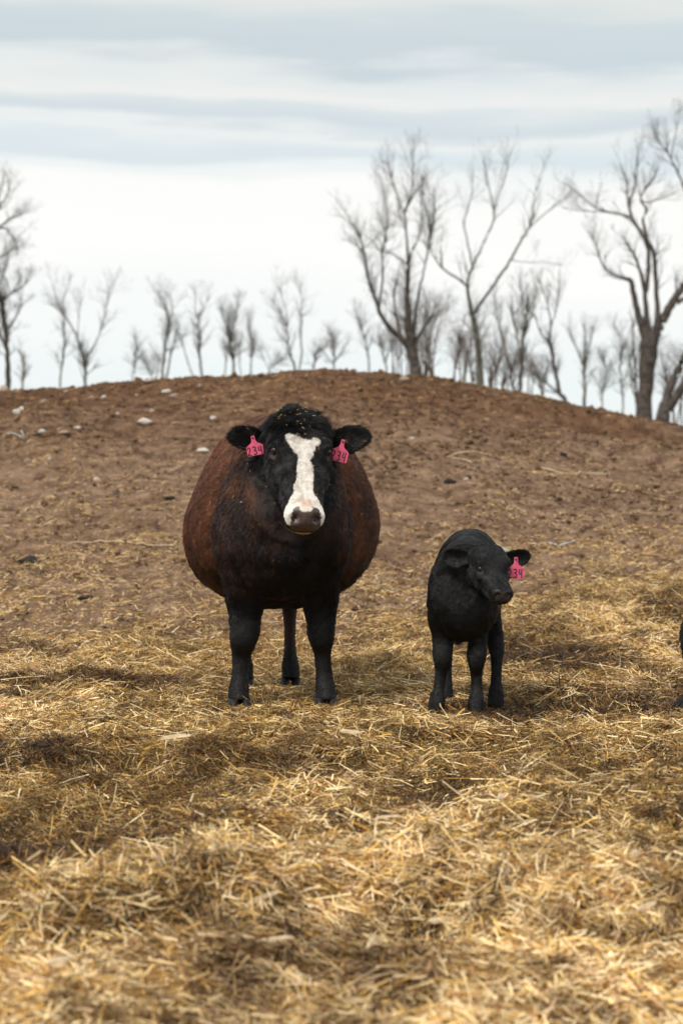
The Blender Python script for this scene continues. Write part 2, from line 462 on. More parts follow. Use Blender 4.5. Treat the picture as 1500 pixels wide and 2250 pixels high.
# 13: long loose stems; 14: chips and shredded stalk
for k in range(2): clumps.append(straws_mesh("straw_clump", 10, 0.15, 0.12, 0.28, 0.0022, 0.004, 0.055, 0.22, [PALE, CREAM, GOLD], 0.12))
for k in range(2): clumps.append(straws_mesh("straw_clump", 7, 0.18, 0.02, 0.07, 0.003, 0.009, 0.045, 0.3, [PALE, PALE, PINKISH, CREAM, GOLD], 0.25))
# sparse litter on bare soil
for k in range(3): clumps.append(straws_mesh("straw_clump", 14, 0.24, 0.015, 0.09, 0.0014, 0.0038, 0.012, 0.15, [PALE, PALE, GOLD, CREAM, OCHRE, BROWN], 0.2))

for k in range(3): clumps.append(straws_mesh("straw_clump", 26, 0.10, 0.05, 0.16, 0.0012, 0.0032, 0.03, 0.75, mix_gold, 0.2))
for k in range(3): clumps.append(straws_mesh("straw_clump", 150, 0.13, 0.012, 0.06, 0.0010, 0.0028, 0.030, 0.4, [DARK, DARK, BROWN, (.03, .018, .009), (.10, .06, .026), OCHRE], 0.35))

def scatter_straw():
    pts = []; idx = []; scl = []; tilt = []
    def add(n, ymin, ymax, fn, spread=1.3):
        y = rng.uniform(ymin, ymax, n) if fn != 'near' else rng.uniform(ymin, ymax, n)
        half = 0.1715 * y + spread * 1.9
        x = rng.uniform(-1, 1, n) * half
        return x, y
    # deep bedding
    for (ymin, ymax, n) in ((3.9, 6.5, 16500), (6.5, 10.5, 20000), (10.5, 16.5, 20000)):
        x, y = add(n, ymin, ymax, None)
        m = straw_mask(x, y)
        thin = fbm(x * 2.2, y * 1.9, octv=3, seed=141)
        keep = rng.uniform(0, 1, n) < m ** 1.3 * np.where(thin < -0.42, 0.25, 0.97)
        x, y = x[keep], y[keep]
        hol = sum(dp * np.exp(-(((x - hx) / rx) ** 2 + ((y - hy) / ry) ** 2)) for hx, hy, rx, ry, dp in HOLLOWS)
        nz = fbm(x * 1.1, y * 0.8, octv=3, seed=101) - 0.05 + 1.1 * sstep(5.6, 5.1, y) - 22 * hol  # hollows favour dark straw, painting in their shade
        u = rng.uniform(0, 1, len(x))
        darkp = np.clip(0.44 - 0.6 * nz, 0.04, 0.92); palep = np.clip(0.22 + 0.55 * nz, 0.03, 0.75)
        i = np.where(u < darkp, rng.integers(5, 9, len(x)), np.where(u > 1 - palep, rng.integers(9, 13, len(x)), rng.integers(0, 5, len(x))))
        v = rng.uniform(0, 1, len(x))
        i = np.where(v < 0.05, rng.integers(13, 15, len(x)), i)
        i = np.where(v > 0.955 - 0.16 * sstep(6.0, 5.2, y), rng.integers(15, 17, len(x)), i)
        i = np.where((v > 0.06) & (v < 0.13), rng.integers(20, 23, len(x)), i)
        dung = 0.75 * fbm(x * 1.7, y * 1.5, octv=4, seed=151) * sstep(5.6, 6.4, y) + 20 * hol  # manure patches by noise; the hollow term paints shade with dark clumps
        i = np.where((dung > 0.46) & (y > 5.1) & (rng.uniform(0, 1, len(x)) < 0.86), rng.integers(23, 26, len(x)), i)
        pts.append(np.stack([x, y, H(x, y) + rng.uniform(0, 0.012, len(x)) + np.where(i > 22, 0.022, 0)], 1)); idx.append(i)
        scl.append(rng.uniform(0.7, 1.25, len(x)) * (1.0 + 0.08 * sstep(6.0, 5.0, y)))
    # litter over the soil
    x, y = add(52000, 11, 31, None, 1.2)
    dens = np.clip(np.exp(-(y - 14.8) / 3.0), 0, 1) * 0.95 + 0.035
    keep = rng.uniform(0, 1, len(x)) < dens * (0.45 + 0.7 * (fbm(x * 0.8, y * 0.5, octv=2, seed=111) > -0.1))
    x, y = x[keep], y[keep]
    pts.append(np.stack([x, y, H(x, y) + 0.004], 1)); idx.append(rng.integers(17, 20, len(x))); scl.append(rng.uniform(0.7, 1.3, len(x)))
    pts = np.concatenate(pts); idx = np.concatenate(idx); scl = np.concatenate(scl)
    e = 0.06
    gx = (H(pts[:, 0] + e, pts[:, 1]) - H(pts[:, 0] - e, pts[:, 1])) / (2 * e)
    gy = (H(pts[:, 0], pts[:, 1] + e) - H(pts[:, 0], pts[:, 1] - e)) / (2 * e)
    # rotation XYZ: spin first about z, then tilt to slope
    from math import atan2
    az = rng.uniform(0, 2 * np.pi, len(pts))
    # choose euler (rx, ry, rz) so that slope is followed roughly: tilt expressed in the spun frame
    sx = gx * np.cos(az) + gy * np.sin(az); sy = -gx * np.sin(az) + gy * np.cos(az)
    rots = np.stack([np.arctan(sy), -np.arctan(sx), az], 1)
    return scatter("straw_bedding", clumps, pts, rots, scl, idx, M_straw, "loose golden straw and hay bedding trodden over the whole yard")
scatter_straw()

def lump_mesh(name, mat, rough=0.35, sub=2, seed=0, flat=0.6):
    bm = bmesh.new()
    bmesh.ops.create_icosphere(bm, subdivisions=sub, radius=1)
    me = bpy.data.meshes.new(name)
    bm.to_mesh(me); bm.free()
    V = np.empty(len(me.vertices) * 3, np.float32); me.vertices.foreach_get('co', V); V = V.reshape(-1, 3)
    s = 1 + rough * fbm(V[:, 0] * 1.3 + seed * 7.7, V[:, 1] * 1.3, V[:, 2] * 1.3, 3, seed)
    V = V * s[:, None] * np.array([1, 0.85, flat])
    me.vertices.foreach_set('co', V.ravel().astype(np.float32))
    me.materials.append(mat)
    me.polygons.foreach_set('use_smooth', np.full(len(me.polygons), False))
    me.update()
    return me

def scatter_clods():
    ms = [lump_mesh("clod", M_soil_clod, 0.5, 2, k) for k in range(5)]
    n = 42000
    y = 12 + 20 * rng.uniform(0, 1, n) ** 0.8
    x = rng.uniform(-1, 1, n) * (0.172 * y + 1.5)
    k = rng.uniform(0, 1, n) < (0.35 + 0.65 * (fbm(x * 0.9, y * 0.6, octv=3, seed=131) > 0.0)) * (1 - 0.8 * straw_mask(x, y))
    x, y = x[k], y[k]
    s = (0.005 + 0.015 * rng.uniform(0, 1, len(x)) ** 3 + 0.035 * rng.uniform(0, 1, len(x)) ** 20) * np.clip(y / 20, .7, 1.3)
    p = np.stack([x, y, H(x, y) + s * 0.25], 1)
    r = rng.uniform(-0.5, 0.5, (len(x), 3)); r[:, 2] *= 12
    scatter("soil_clods", ms, p, r, s, rng.integers(0, 5, len(x)), M_soil_clod, "crumbly brown clods of earth over the slope of the mound")
scatter_clods()

# ------------------------------------------------------------------ animal builder
def sup(th, p):
    c, s = np.cos(th), np.sin(th)
    return np.sign(c) * np.abs(c) ** (2 / p), np.sign(s) * np.abs(s) ** (2 / p)

class Body:
    def __init__(self): self.V = []; self.F = []; self.n = 0
    def add(self, rings):
        rings = np.array(rings)               # (k, m, 3)
        k, m, _ = rings.shape
        V = rings.reshape(-1, 3)
        c0, c1 = rings[0].mean(0), rings[-1].mean(0)
        V = np.concatenate([V, [c0, c1]])
        f = []
        for i in range(k - 1):
            for j in range(m):
                j2 = (j + 1) % m
                f.append((i * m + j, i * m + j2, (i + 1) * m + j2, (i + 1) * m + j))
        for j in range(m):
            j2 = (j + 1) % m
            f.append((j2, j, k * m)); f.append(((k - 1) * m + j, (k - 1) * m + j2, k * m + 1))
        self.F += [tuple(a + self.n for a in q) for q in f]
        self.V.append(V); self.n += len(V)
    def build(self, voxel, smooth_it=6):
        me = bpy.data.meshes.new("tmp")
        me.from_pydata([tuple(v) for v in np.concatenate(self.V)], [], self.F)
        bm = bmesh.new(); bm.from_mesh(me); bmesh.ops.recalc_face_normals(bm, faces=bm.faces); bm.to_mesh(me); bm.free()
        o = bpy.data.objects.new("tmp", me); C.objects.link(o)
        r = o.modifiers.new("r", 'REMESH'); r.mode = 'VOXEL'; r.voxel_size = voxel
        s = o.modifiers.new("s", 'SMOOTH'); s.factor = 0.5; s.iterations = smooth_it
        dg = bpy.context.evaluated_depsgraph_get()
        out = bpy.data.meshes.new_from_object(o.evaluated_get(dg))
        bpy.data.objects.remove(o); bpy.data.meshes.remove(me)
        return out

def resample(secs, n):
    """secs (k, m) of numbers -> smooth (n, m) through them, Catmull-Rom"""
    S = np.array(secs, float); k = len(S)
    out = []
    for t in np.linspace(0, k - 1, n):
        i = min(int(t), k - 2); f = t - i
        p0, p1, p2, p3 = S[max(i - 1, 0)], S[i], S[i + 1], S[min(i + 2, k - 1)]
        out.append(0.5 * (2 * p1 + (p2 - p0) * f + (2 * p0 - 5 * p1 + 4 * p2 - p3) * f * f + (3 * p1 - p0 - 3 * p2 + p3) * f ** 3))
    return np.array(out)

TH = np.linspace(0, 2 * np.pi, 40, endpoint=False)
def rotz(P_, a):
    c, s = math.cos(a), math.sin(a)
    P_ = np.asarray(P_, float)
    return np.stack([P_[..., 0] * c - P_[..., 1] * s, P_[..., 0] * s + P_[..., 1] * c, P_[..., 2]], -1)

def trunk_rings(secs, yaw, n=40, shear=0.0):
    """sec = (y, xc, zwide, up, down, hw, pup, pdown)"""
    R = []
    for y, xc, zw, up, dn, hw, pu, pd in resample(secs, n):
        cu, su = sup(TH, max(pu, 1.2)); cdn, sdn = sup(TH, max(pd, 1.2))
        top = np.sin(TH) >= 0
        x = np.where(top, cu, cdn) * max(hw, 0.01); z = np.where(top, su * max(up, .01), sdn * max(dn, .01))
        R.append(np.stack([xc + x + shear * z, np.full_like(x, y), zw + z], 1))
    return rotz(np.array(R), yaw)

def tube_rings(secs, yaw=0.0, n=24, p=2.2):
    """sec = (x, y, z, rx, ry): rings perpendicular to the path; rx sideways, ry fore and aft"""
    S = resample(secs, n)
    R = []
    for i in range(len(S)):
        a = S[max(i - 1, 0), :3]; b = S[min(i + 1, len(S) - 1), :3]
        d = (b - a) / (np.linalg.norm(b - a) + 1e-9)
        side = np.array([1.0, 0, 0]); side = side - d * side.dot(d); side /= np.linalg.norm(side)
        fw = np.cross(d, side)
        c, s = sup(TH, p)
        R.append(S[i, :3] + side * (c * S[i, 3])[:, None] + fw * (s * S[i, 4])[:, None])
    return rotz(np.array(R), yaw)

def rot_about(v, ax, ang):
    return np.array(Matrix.Rotation(ang, 3, Vector(ax)) @ Vector(v))

class Head:
    """head frame: o = poll, a = down the face to the nose, n = out of the forehead, s = to the viewer's right"""
    def __init__(self, o, tip, roll):
        self.o = np.array(o, float); t = np.array(tip, float) - self.o
        self.L = np.linalg.norm(t); self.a = t / self.L
        s = np.cross(self.a, np.array([0, 0, 1.0])); s /= np.linalg.norm(s)
        if s[0] < 0: s = -s
        n = np.cross(s, self.a)
        if n[1] > 0: n = -n
        self.s = rot_about(s, self.a, roll); self.n = rot_about(n, self.a, roll)
    def pt(self, t, u, n): return self.o + self.a * (t * self.L) + self.s * u + self.n * n
    def coords(self, V):
        D = V - self.o
        return D @ self.a / self.L, D @ self.s, D @ self.n
    def rings(self, secs, n=40):
        R = []
        for t, w, f, b, tz, sh in resample(secs, n):     # tz: how much narrower the front is than the back
            c, s = sup(TH, 2.5)
            y = np.where(s > 0, s * f, s * b)
            x = c * w * (1 - tz * (s * 0.5 + 0.1))
            R.append(self.o + self.a * (t * self.L) + self.s * x[:, None] + self.n * (y + sh)[:, None])
        return R

def ear_rings(base, tip, face, w, th, cup, droop=0.0, n=18, prof_=None):
    base = np.array(base, float); tip = np.array(tip, float)
    d = tip - base; L = np.linalg.norm(d); d /= L
    f = np.array(face, float); f = f - d * f.dot(d); f /= np.linalg.norm(f)
    wv = np.cross(d, f)
    R = []
    prof_ = prof_ or [(0, .42), (.15, .62), (.35, .92), (.55, 1.0), (.75, .93), (.9, .68), (1.0, .22)]
    for t in np.linspace(0, 1, n):
        hw = w * np.interp(t, [q[0] for q in prof_], [q[1] for q in prof_])
        c, s = sup(TH, 2.0)
        x = c * hw
        thk = th * (1.8 - 1.1 * t)
        y = s * thk + cup * (x / w) ** 2 - cup * 0.35
        ctr = base + d * (L * t) + np.array([0, 0, -droop * t * t])
        R.append(ctr + wv * x[:, None] + f * y[:, None])
    return R

def leg(x0, secs, yaw, flip=1):
    return tube_rings([(x0 + s[0] * flip, s[1], s[2], s[3], s[4]) for s in secs], yaw)

def hoof_mesh(name, r, h):
    bm = bmesh.new()
    for sx in (-1, 1):
        prev = None
        secs = [(0, 1.0, 1.12), (0.5, .95, .98), (1.0, .80, .78)]
        rings = []
        for (t, a, b) in secs:
            ring = []
            for th in np.linspace(0, 2 * np.pi, 14, endpoint=False):
                c, s = sup(np.array([th]), 2.6)
                x = sx * r * 0.50 + c[0] * r * 0.46 * a
                y = s[0] * r * 1.15 * b - (r * 0.42 * (1 - t) if s[0] < 0 else 0) * 0.6
                ring.append(bm.verts.new((x, y, t * h)))
            rings.append(ring)
        for i in range(2):
            for j in range(14):
                bm.faces.new((rings[i][j], rings[i][(j + 1) % 14], rings[i + 1][(j + 1) % 14], rings[i + 1][j]))
        bm.faces.new(rings[0][::-1]); bm.faces.new(rings[-1])
    bmesh.ops.recalc_face_normals(bm, faces=bm.faces)
    me = bpy.data.meshes.new(name); bm.to_mesh(me); bm.free()
    me.materials.append(M_hoof)
    for p in me.polygons: p.use_smooth = True
    return me

def verts_np(me):
    V = np.empty(len(me.vertices) * 3, np.float32); me.vertices.foreach_get('co', V)
    return V.reshape(-1, 3).astype(float)
def normals_np(me):
    Nn = np.empty(len(me.vertices) * 3, np.float32); me.vertex_normals.foreach_get('vector', Nn)
    return Nn.reshape(-1, 3).astype(float)

def brush(V, Nn, c, r, amt, vec=None, aniso=None):
    D = V - np.asarray(c)
    if aniso is not None:
        (ax, k) = aniso; ax = np.asarray(ax)
        D = D + (D @ ax)[:, None] * ax * (k - 1)
    q = np.exp(-(np.sum(D * D, 1)) / (r * r))
    V += q[:, None] * amt * (Nn if vec is None else np.asarray(vec))

def make_hair(name, me, n, fn, parent, rroot, r, mat=None):
    """fn(P, Nn) -> (length, dir(n,3), colour(n,3), lift, prob)"""
    me.calc_loop_triangles()
    T = np.empty(len(me.loop_triangles) * 3, np.int32); me.loop_triangles.foreach_get('vertices', T); T = T.reshape(-1, 3)
    V = verts_np(me); Nv = normals_np(me)
    A = np.linalg.norm(np.cross(V[T[:, 1]] - V[T[:, 0]], V[T[:, 2]] - V[T[:, 0]]), axis=1)
    k = r.choice(len(T), n, p=A / A.sum())
    u = r.uniform(0, 1, n); v = r.uniform(0, 1, n); fl = u + v > 1; u[fl] = 1 - u[fl]; v[fl] = 1 - v[fl]
    w = 1 - u - v
    Pp = V[T[k, 0]] * w[:, None] + V[T[k, 1]] * u[:, None] + V[T[k, 2]] * v[:, None]
    Nn = Nv[T[k, 0]] * w[:, None] + Nv[T[k, 1]] * u[:, None] + Nv[T[k, 2]] * v[:, None]
    Nn /= np.linalg.norm(Nn, axis=1)[:, None] + 1e-9
    Ln, D, col, lift, prob = fn(Pp, Nn)
    keep = r.uniform(0, 1, n) < prob
    Pp, Nn, Ln, D, col, lift = Pp[keep], Nn[keep], Ln[keep], D[keep], col[keep], lift[keep]
    n = len(Pp)
    # tousled: low-frequency swirl plus a little per-hair jitter
    sw = np.stack([vnoise(Pp[:, 0] * 22 + q, Pp[:, 1] * 22, Pp[:, 2] * 22, seed=q * 3 + 1) for q in range(3)], 1)
    sw2 = np.stack([vnoise(Pp[:, 0] * 70 + q, Pp[:, 1] * 70, Pp[:, 2] * 70, seed=q * 3 + 2) for q in range(3)], 1)
    D = D + 0.55 * sw + 0.6 * sw2 + r.normal(0, 0.16, (n, 3))
    D = D - Nn * np.sum(D * Nn, 1)[:, None]
    D /= np.linalg.norm(D, axis=1)[:, None] + 1e-9
    Ln = Ln * r.uniform(0.6, 1.25, n) * (1 + 0.35 * sw2[:, 0])
    lift = np.clip(lift + 0.22 * sw2[:, 1] + 0.12 * sw[:, 2], 0.1, 0.95)
    var = (1 + 0.5 * sw2[:, 2]) * (1 + 0.35 * sw[:, 0])
    col = col * np.where(col.max(1) > .25, 1 + 0.06 * sw2[:, 2], var)[:, None]
    K = 4
    pts = np.zeros((n, K, 3))
    pts[:, 0] = Pp - Nn * 0.001
    for j in range(1, K):
        t = j / (K - 1)
        lf = lift * (1 - 0.45 * t) 
        dirv = Nn * lf[:, None] + D * np.sqrt(np.clip(1 - lf ** 2, 0, 1))[:, None]
        pts[:, j] = pts[:, j - 1] + dirv * (Ln / (K - 1))[:, None]
    hc = bpy.data.hair_curves.new(name)
    hc.add_curves([K] * n)
    hc.attributes['position'].data.foreach_set('vector', pts.astype(np.float32).ravel())
    ra = hc.attributes.get('radius') or hc.attributes.new('radius', 'FLOAT', 'POINT')
    rad = np.tile(rroot * np.array([1.0, 0.85, 0.6, 0.18]), n).astype(np.float32)
    ra.data.foreach_set('value', rad)
    ca = hc.attributes.new('col', 'FLOAT_COLOR', 'POINT')
    cc = np.repeat(np.concatenate([col * r.uniform(0.85, 1.15, (n, 1)), np.ones((n, 1))], 1), K, axis=0)
    ca.data.foreach_set('color', cc.astype(np.float32).ravel())
    hc.materials.append(mat or M_hair)
    return link(name, hc, parent)

# hand-drawn figures on the tags: strokes in a unit cell
STROKES = {'2': [[(0.02, .70), (.10, .92), (.32, 1.0), (.52, .86), (.50, .62), (.30, .34), (.02, .03), (.22, .06), (.62, .02)]],
           '3': [[(.04, .90), (.28, 1.0), (.54, .88), (.50, .66), (.22, .54), (.50, .46), (.60, .24), (.42, .03), (.04, .06)]],
           '4': [[(.14, 1.0), (.04, .50), (.30, .44), (.58, .50)], [(.52, 1.0), (.50, .45), (.54, -.05)]]}
def tag_object(parent, w, h, origin, xv, yv, curve=0.0):
    """xv to the right, yv up along the tag; origin = the hole in the neck"""
    xv = np.array(xv, float); xv /= np.linalg.norm(xv); yv = np.array(yv, float); yv -= xv * yv.dot(xv); yv /= np.linalg.norm(yv)
    nv = np.cross(xv, yv)
    if nv[1] > 0: nv = -nv
    nk = h * 0.30
    outline = [(-.10 * w, .10 * h), (.10 * w, .10 * h), (.12 * w, -nk * .5), (.18 * w, -nk * .85), (.47 * w, -nk * 1.35), (.5 * w, -nk * 1.5), (.5 * w, -h * .87), (.46 * w, -h * .9),
               (-.46 * w, -h * .9), (-.5 * w, -h * .87), (-.5 * w, -nk * 1.5), (-.47 * w, -nk * 1.35), (-.18 * w, -nk * .85), (-.12 * w, -nk * .5)]
    bm = bmesh.new()
    th = 0.0016
    fr = [bm.verts.new(tuple(xv * x + yv * y + nv * th)) for x, y in outline]
    bk = [bm.verts.new(tuple(xv * x + yv * y - nv * th)) for x, y in outline]
    bm.faces.new(fr); bm.faces.new(bk[::-1])
    for i in range(len(outline)):
        j = (i + 1) % len(outline)
        bm.faces.new((fr[i], bk[i], bk[j], fr[j]))
    bmesh.ops.recalc_face_normals(bm, faces=bm.faces)
    me = bpy.data.meshes.new("ear_tag"); bm.to_mesh(me); bm.free(); me.materials.append(M_tag)
    o = link("ear_tag", me, parent); o.location = tuple(origin)
    # stud
    bm = bmesh.new(); bmesh.ops.create_uvsphere(bm, u_segments=10, v_segments=6, radius=w * 0.06)
    bmesh.ops.translate(bm, verts=bm.verts, vec=tuple(nv * (th + 0.001)))
    me = bpy.data.meshes.new("stud"); bm.to_mesh(me); bm.free(); me.materials.append(M_ink); link("stud", me, o)
    # digits
    dh = h * 0.40; dw = w * 0.40; lw = w * 0.029
    for q, ch in enumerate("234"):
        V = []; Fc = []
        x0 = -0.47 * w + q * w * 0.325; y0 = -h * 0.86
        for st in STROKES[ch]:
            pts = resample(st, len(st) * 4)
            W2 = np.array([[x0 + p[0] * dw * 0.8, y0 + p[1] * dh] for p in pts])
            base = len(V)
            for i in range(len(W2)):
                a = W2[max(i - 1, 0)]; b = W2[min(i + 1, len(W2) - 1)]; d = (b - a) / (np.linalg.norm(b - a) + 1e-9)
                pn = np.array([-d[1], d[0]])
                for z in (th - 0.0002, th + 0.0006):
                    for sg in (-1, 1):
                        e = W2[i] + pn * lw * sg
                        V.append(xv * e[0] + yv * e[1] + nv * z)
            for i in range(len(W2) - 1):
                k = base + i * 4
                Fc += [(k + 2, k + 3, k + 7, k + 6), (k, k + 2, k + 6, k + 4), (k + 1, k + 5, k + 7, k + 3)]
            Fc += [(base, base + 1, base + 3, base + 2), (base + (len(W2) - 1) * 4, base + (len(W2) - 1) * 4 + 2, base + (len(W2) - 1) * 4 + 3, base + (len(W2) - 1) * 4 + 1)]
        me = bpy.data.meshes.new("digit"); me.from_pydata([tuple(v) for v in V], [], Fc); me.materials.append(M_ink)
        d = link("digit", me, o); d["label"] = "hand-drawn figure %s" % ch
    return o

def eye_objects(parent, pts, r):
    for p in pts:
        bm = bmesh.new(); bmesh.ops.create_uvsphere(bm, u_segments=20, v_segments=12, radius=r)
        me = bpy.data.meshes.new("eye"); bm.to_mesh(me); bm.free(); me.materials.append(M_eye)
        for f in me.polygons: f.use_smooth = True
        e = link("eye", me, parent); e.location = tuple(p)

def flecks(name, V, Nn, n, parent, lmin, lmax, r, lift=0.008, width=0.0022):
    k = r.integers(0, len(V), n)
    c = V[k] + Nn[k] * lift
    d = r.normal(0, 1, (n, 3)); d -= Nn[k] * np.sum(d * Nn[k], 1)[:, None] * 0.85; d /= np.linalg.norm(d, axis=1)[:, None]
    w = np.cross(d, Nn[k]); w /= np.linalg.norm(w, axis=1)[:, None] + 1e-9
    L = r.uniform(lmin, lmax, n) * 0.5; W = r.uniform(0.4, 1, n) * width * 0.5
    Vv = np.stack([c - d * L[:, None] - w * W[:, None], c - d * L[:, None] + w * W[:, None], c + d * L[:, None] + w * W[:, None], c + d * L[:, None] - w * W[:, None]], 1).reshape(-1, 3)
    b = np.arange(n) * 4
    col = np.array([PALE, GOLD, CREAM, OCHRE])[r.integers(0, 4, n)]
    col = np.repeat(np.concatenate([col, np.ones((n, 1))], 1), 4, axis=0)
    o = link(name, mesh_np(name, Vv, np.stack([b, b + 1, b + 2, b + 3], 1), M_straw, False, col), parent)
    o["kind"] = "stuff"
    return o
# ------------------------------------------------------------------ the cow
def build_cow():
    z0 = float(H(COW[0], COW[1]))
    root = empty("cow", (COW[0], COW[1], 0.0), "big dark brown cow with a white blaze and two pink ear tags, facing forward", "cow")
    yaw = math.radians(6)
    B = Body()
    #            y     xc    zw    up    dn    hw   pu   pd
    B.add(trunk_rings([(-.36, .02, .92, .10, .12, .09, 2.0, 2.0),
                       (-.31, .02, .92, .22, .26, .19, 2.0, 2.0),
                       (-.20, .02, .90, .38, .345, .280, 2.0, 2.4),
                       (-.05, .02, .88, .50, .365, .275, 1.7, 2.8),
                       (.12, .02, .88, .565, .375, .280, 1.6, 2.6),
                       (.28, .03, .86, .58, .37, .260, 1.6, 2.4),
                       (.42, .045, .83, .59, .37, .400, 1.6, 2.3),
                       (.66, .062, .83, .59, .41, .492, 1.6, 2.3),
                       (.90, .068, .83, .59, .42, .510, 1.6, 2.3),
                       (1.12, .060, .84, .58, .40, .487, 1.65, 2.2),
                       (1.35, .03, .93, .50, .40, .400, 2.0, 2.0),
                       (1.52, .02, .99, .40, .30, .300, 2.1, 2.0),
                       (1.64, .01, 1.03, .26, .20, .190, 2.0, 2.0),
                       (1.70, .0, 1.03, .08, .08, .06, 2.0, 2.0)], yaw, 60, .07))
    # neck
    B.add(tube_rings([(.055, -.36, 1.20, .10, .12), (.05, -.27, 1.17, .15, .185), (.04, -.14, 1.10, .20, .26), (.03, .04, 1.05, .25, .34), (.02, .25, 1.02, .26, .36)], 0, 26))
    # dewlap fold
    if 0: B.add(tube_rings([(.06, -.36, 1.04, .035, .05), (.05, -.345, .90, .045, .07), (.03, -.30, .74, .04, .09), (.02, -.22, .58, .04, .10), (.02, -.10, .47, .03, .07)], 0, 16))
    # front legs (x offset from x0), hooves planted in the straw
    fl = [(.03, .10, 1.18, .07, .14), (.02, .02, 1.02, .130, .19), (.010, -.04, .86, .158, .18), (.005, -.045, .70, .150, .16), (.008, -.02, .57, .110, .13), (.004, -.005, .49, .088, .10), (0, 0, .42, .072, .082), (.0, -.015, .345, .069, .074), (-.006, -.015, .30, .062, .066), (-.012, 0, .245, .046, .048),
          (-.016, 0, .19, .040, .043), (-.02, 0, .13, .040, .045), (-.024, -.01, .08, .046, .054), (-.028, -.03, .01, .049, .064)]
    B.add(leg(-.182, fl, yaw, 1)); B.add(leg(.186, fl, yaw, -0.8))
    hl = [(.0, 1.32, 1.00, .16, .26), (.0, 1.22, .82, .155, .25), (.0, 1.22, .66, .115, .17), (.0, 1.34, .54, .078, .095), (.0, 1.46, .44, .062, .072), (.0, 1.47, .36, .042, .054), (.0, 1.44, .22, .034, .044),
          (.0, 1.43, .10, .042, .050), (.0, 1.41, .035, .058, .066), (.0, 1.385, -.05, .058, .070)]
    B.add(leg(-.112, hl, yaw, 1)); B.add(leg(.150, hl, yaw, -1))
    # udder and tail
    B.add(tube_rings([(0, 1.24, .56, .14, .14), (0, 1.26, .48, .13, .12), (0, 1.28, .42, .07, .07)], yaw, 8))
    B.add(tube_rings([(0, 1.64, 1.22, .03, .03), (0, 1.72, 1.12, .028, .028), (0, 1.74, .85, .022, .022), (0, 1.73, .55, .035, .035), (0, 1.72, .36, .02, .02)], yaw, 24))
    # head
    Hd = Head((.076, -.315, 1.352), (.118, -.575, .892), math.radians(-3.5))
    #      t     w     f     b    taper shift
    B.add(Hd.rings([(-.10, .040, .03, .06, .0, -.03),
                    (-.07, .085, .05, .10, .0, -.02),
                    (0.0, .118, .070, .15, .0, -.01),
                    (.10, .142, .082, .18, .0, 0),
                    (.22, .154, .085, .20, .05, 0),
                    (.34, .157, .080, .215, .14, 0),
                    (.44, .150, .070, .215, .24, 0),
                    (.56, .136, .062, .195, .28, 0),
                    (.68, .110, .057, .155, .28, 0),
                    (.79, .098, .055, .115, .18, 0),
                    (.88, .092, .060, .092, .08, 0),
                    (.95, .092, .062, .084, .0, 0),
                    (1.01, .083, .050, .074, .0, -.004),
                    (1.05, .058, .030, .050, .0, -.008)], 60))
    # ears
    eL = Hd.pt(.12, -.13, -.07); eR = Hd.pt(.14, .13, -.07)
    tL = eL + np.array([-.185, -.015, .030]); tR = eR + np.array([.222, -.015, .045])
    B.add(ear_rings(eL, tL, (-.15, -1, .05), .062, .012, .034, .0))
    B.add(ear_rings(eR, tR, (.15, -1, .15), .064, .012, .032, .0))
    me = B.build(0.0075, 7)
    V = verts_np(me); Nn = normals_np(me)
    # sculpting
    for sg in (-1, 1):
        t_e = .365 if sg < 0 else .365
        brush(V, Nn, Hd.pt(.295, sg * .125, .060), .033, .018)                  # brow
        brush(V, Nn, Hd.pt(t_e, sg * .146, .045), .024, -.014)                 # eye socket
        brush(V, Nn, Hd.pt(.48, sg * .115, .050), .045, -.014)
        brush(V, Nn, Hd.pt(.43, sg * .15, .02), .025, .006)
        brush(V, Nn, Hd.pt(.60, sg * .125, -.03), .030, .006)                  # cheek crest
        brush(V, Nn, Hd.pt(1.0, sg * .052, .040), .020, -.030, None)           # nostril
        brush(V, Nn, Hd.pt(.97, sg * .085, .040), .024, .008)
        for q in np.linspace(0, 1, 9):                                         # mouth
            brush(V, Nn, Hd.pt(1.03 - .16 * q, sg * (.02 + .085 * q ** .6), -.036), .011, -.010)
        for s_ in np.linspace(0, 1, 7):                                        # shoulder blade edge
            brush(V, Nn, rotz([[sg * (.335 + .02 * s_), .30 - .14 * s_, 1.28 - .6 * s_]], yaw)[0], .06, -.016)
        brush(V, Nn, rotz([[sg * .20, -.17, .78]], yaw)[0], .085, .024)
        brush(V, Nn, rotz([[sg * .11, -.30, .80]], yaw)[0], .05, -.016)
        brush(V, Nn, rotz([[sg * .335, .27, .80]], yaw)[0], .06, -.03)
        brush(V, Nn, rotz([[sg * .335, .27, 1.00]], yaw)[0], .06, -.03)
        brush(V, Nn, rotz([[sg * .13, -.18, .60]], yaw)[0], .06, .018)
        brush(V, Nn, rotz([[sg * .33, .02, .86]], yaw)[0], .09, .016)
        brush(V, Nn, rotz([[sg * .285, -.06, .60]], yaw)[0], .07, -.012)
    for fx, fy, fz0, fz1, am in ((-.10, -.30, 1.0, .66, -.013), (.15, -.29, .98, .64, -.013), (-.045, -.33, .92, .56, .010), (.075, -.33, .92, .58, .010), (-.21, -.20, 1.06, .86, -.012), (.26, -.18, 1.04, .84, -.012)):
        for q in np.linspace(0, 1, 8): brush(V, Nn, (fx * (1 - .35 * q) + .03 * q, fy, fz0 + (fz1 - fz0) * q), .035, am)
    brush(V, Nn, Hd.pt(.90, 0, .06), .035, .006)
    brush(V, Nn, Hd.pt(1.0, 0, -.075), .035, .010)
    body = 1 - sstep(-.42, -.25, -V[:, 1] * -1) * 0
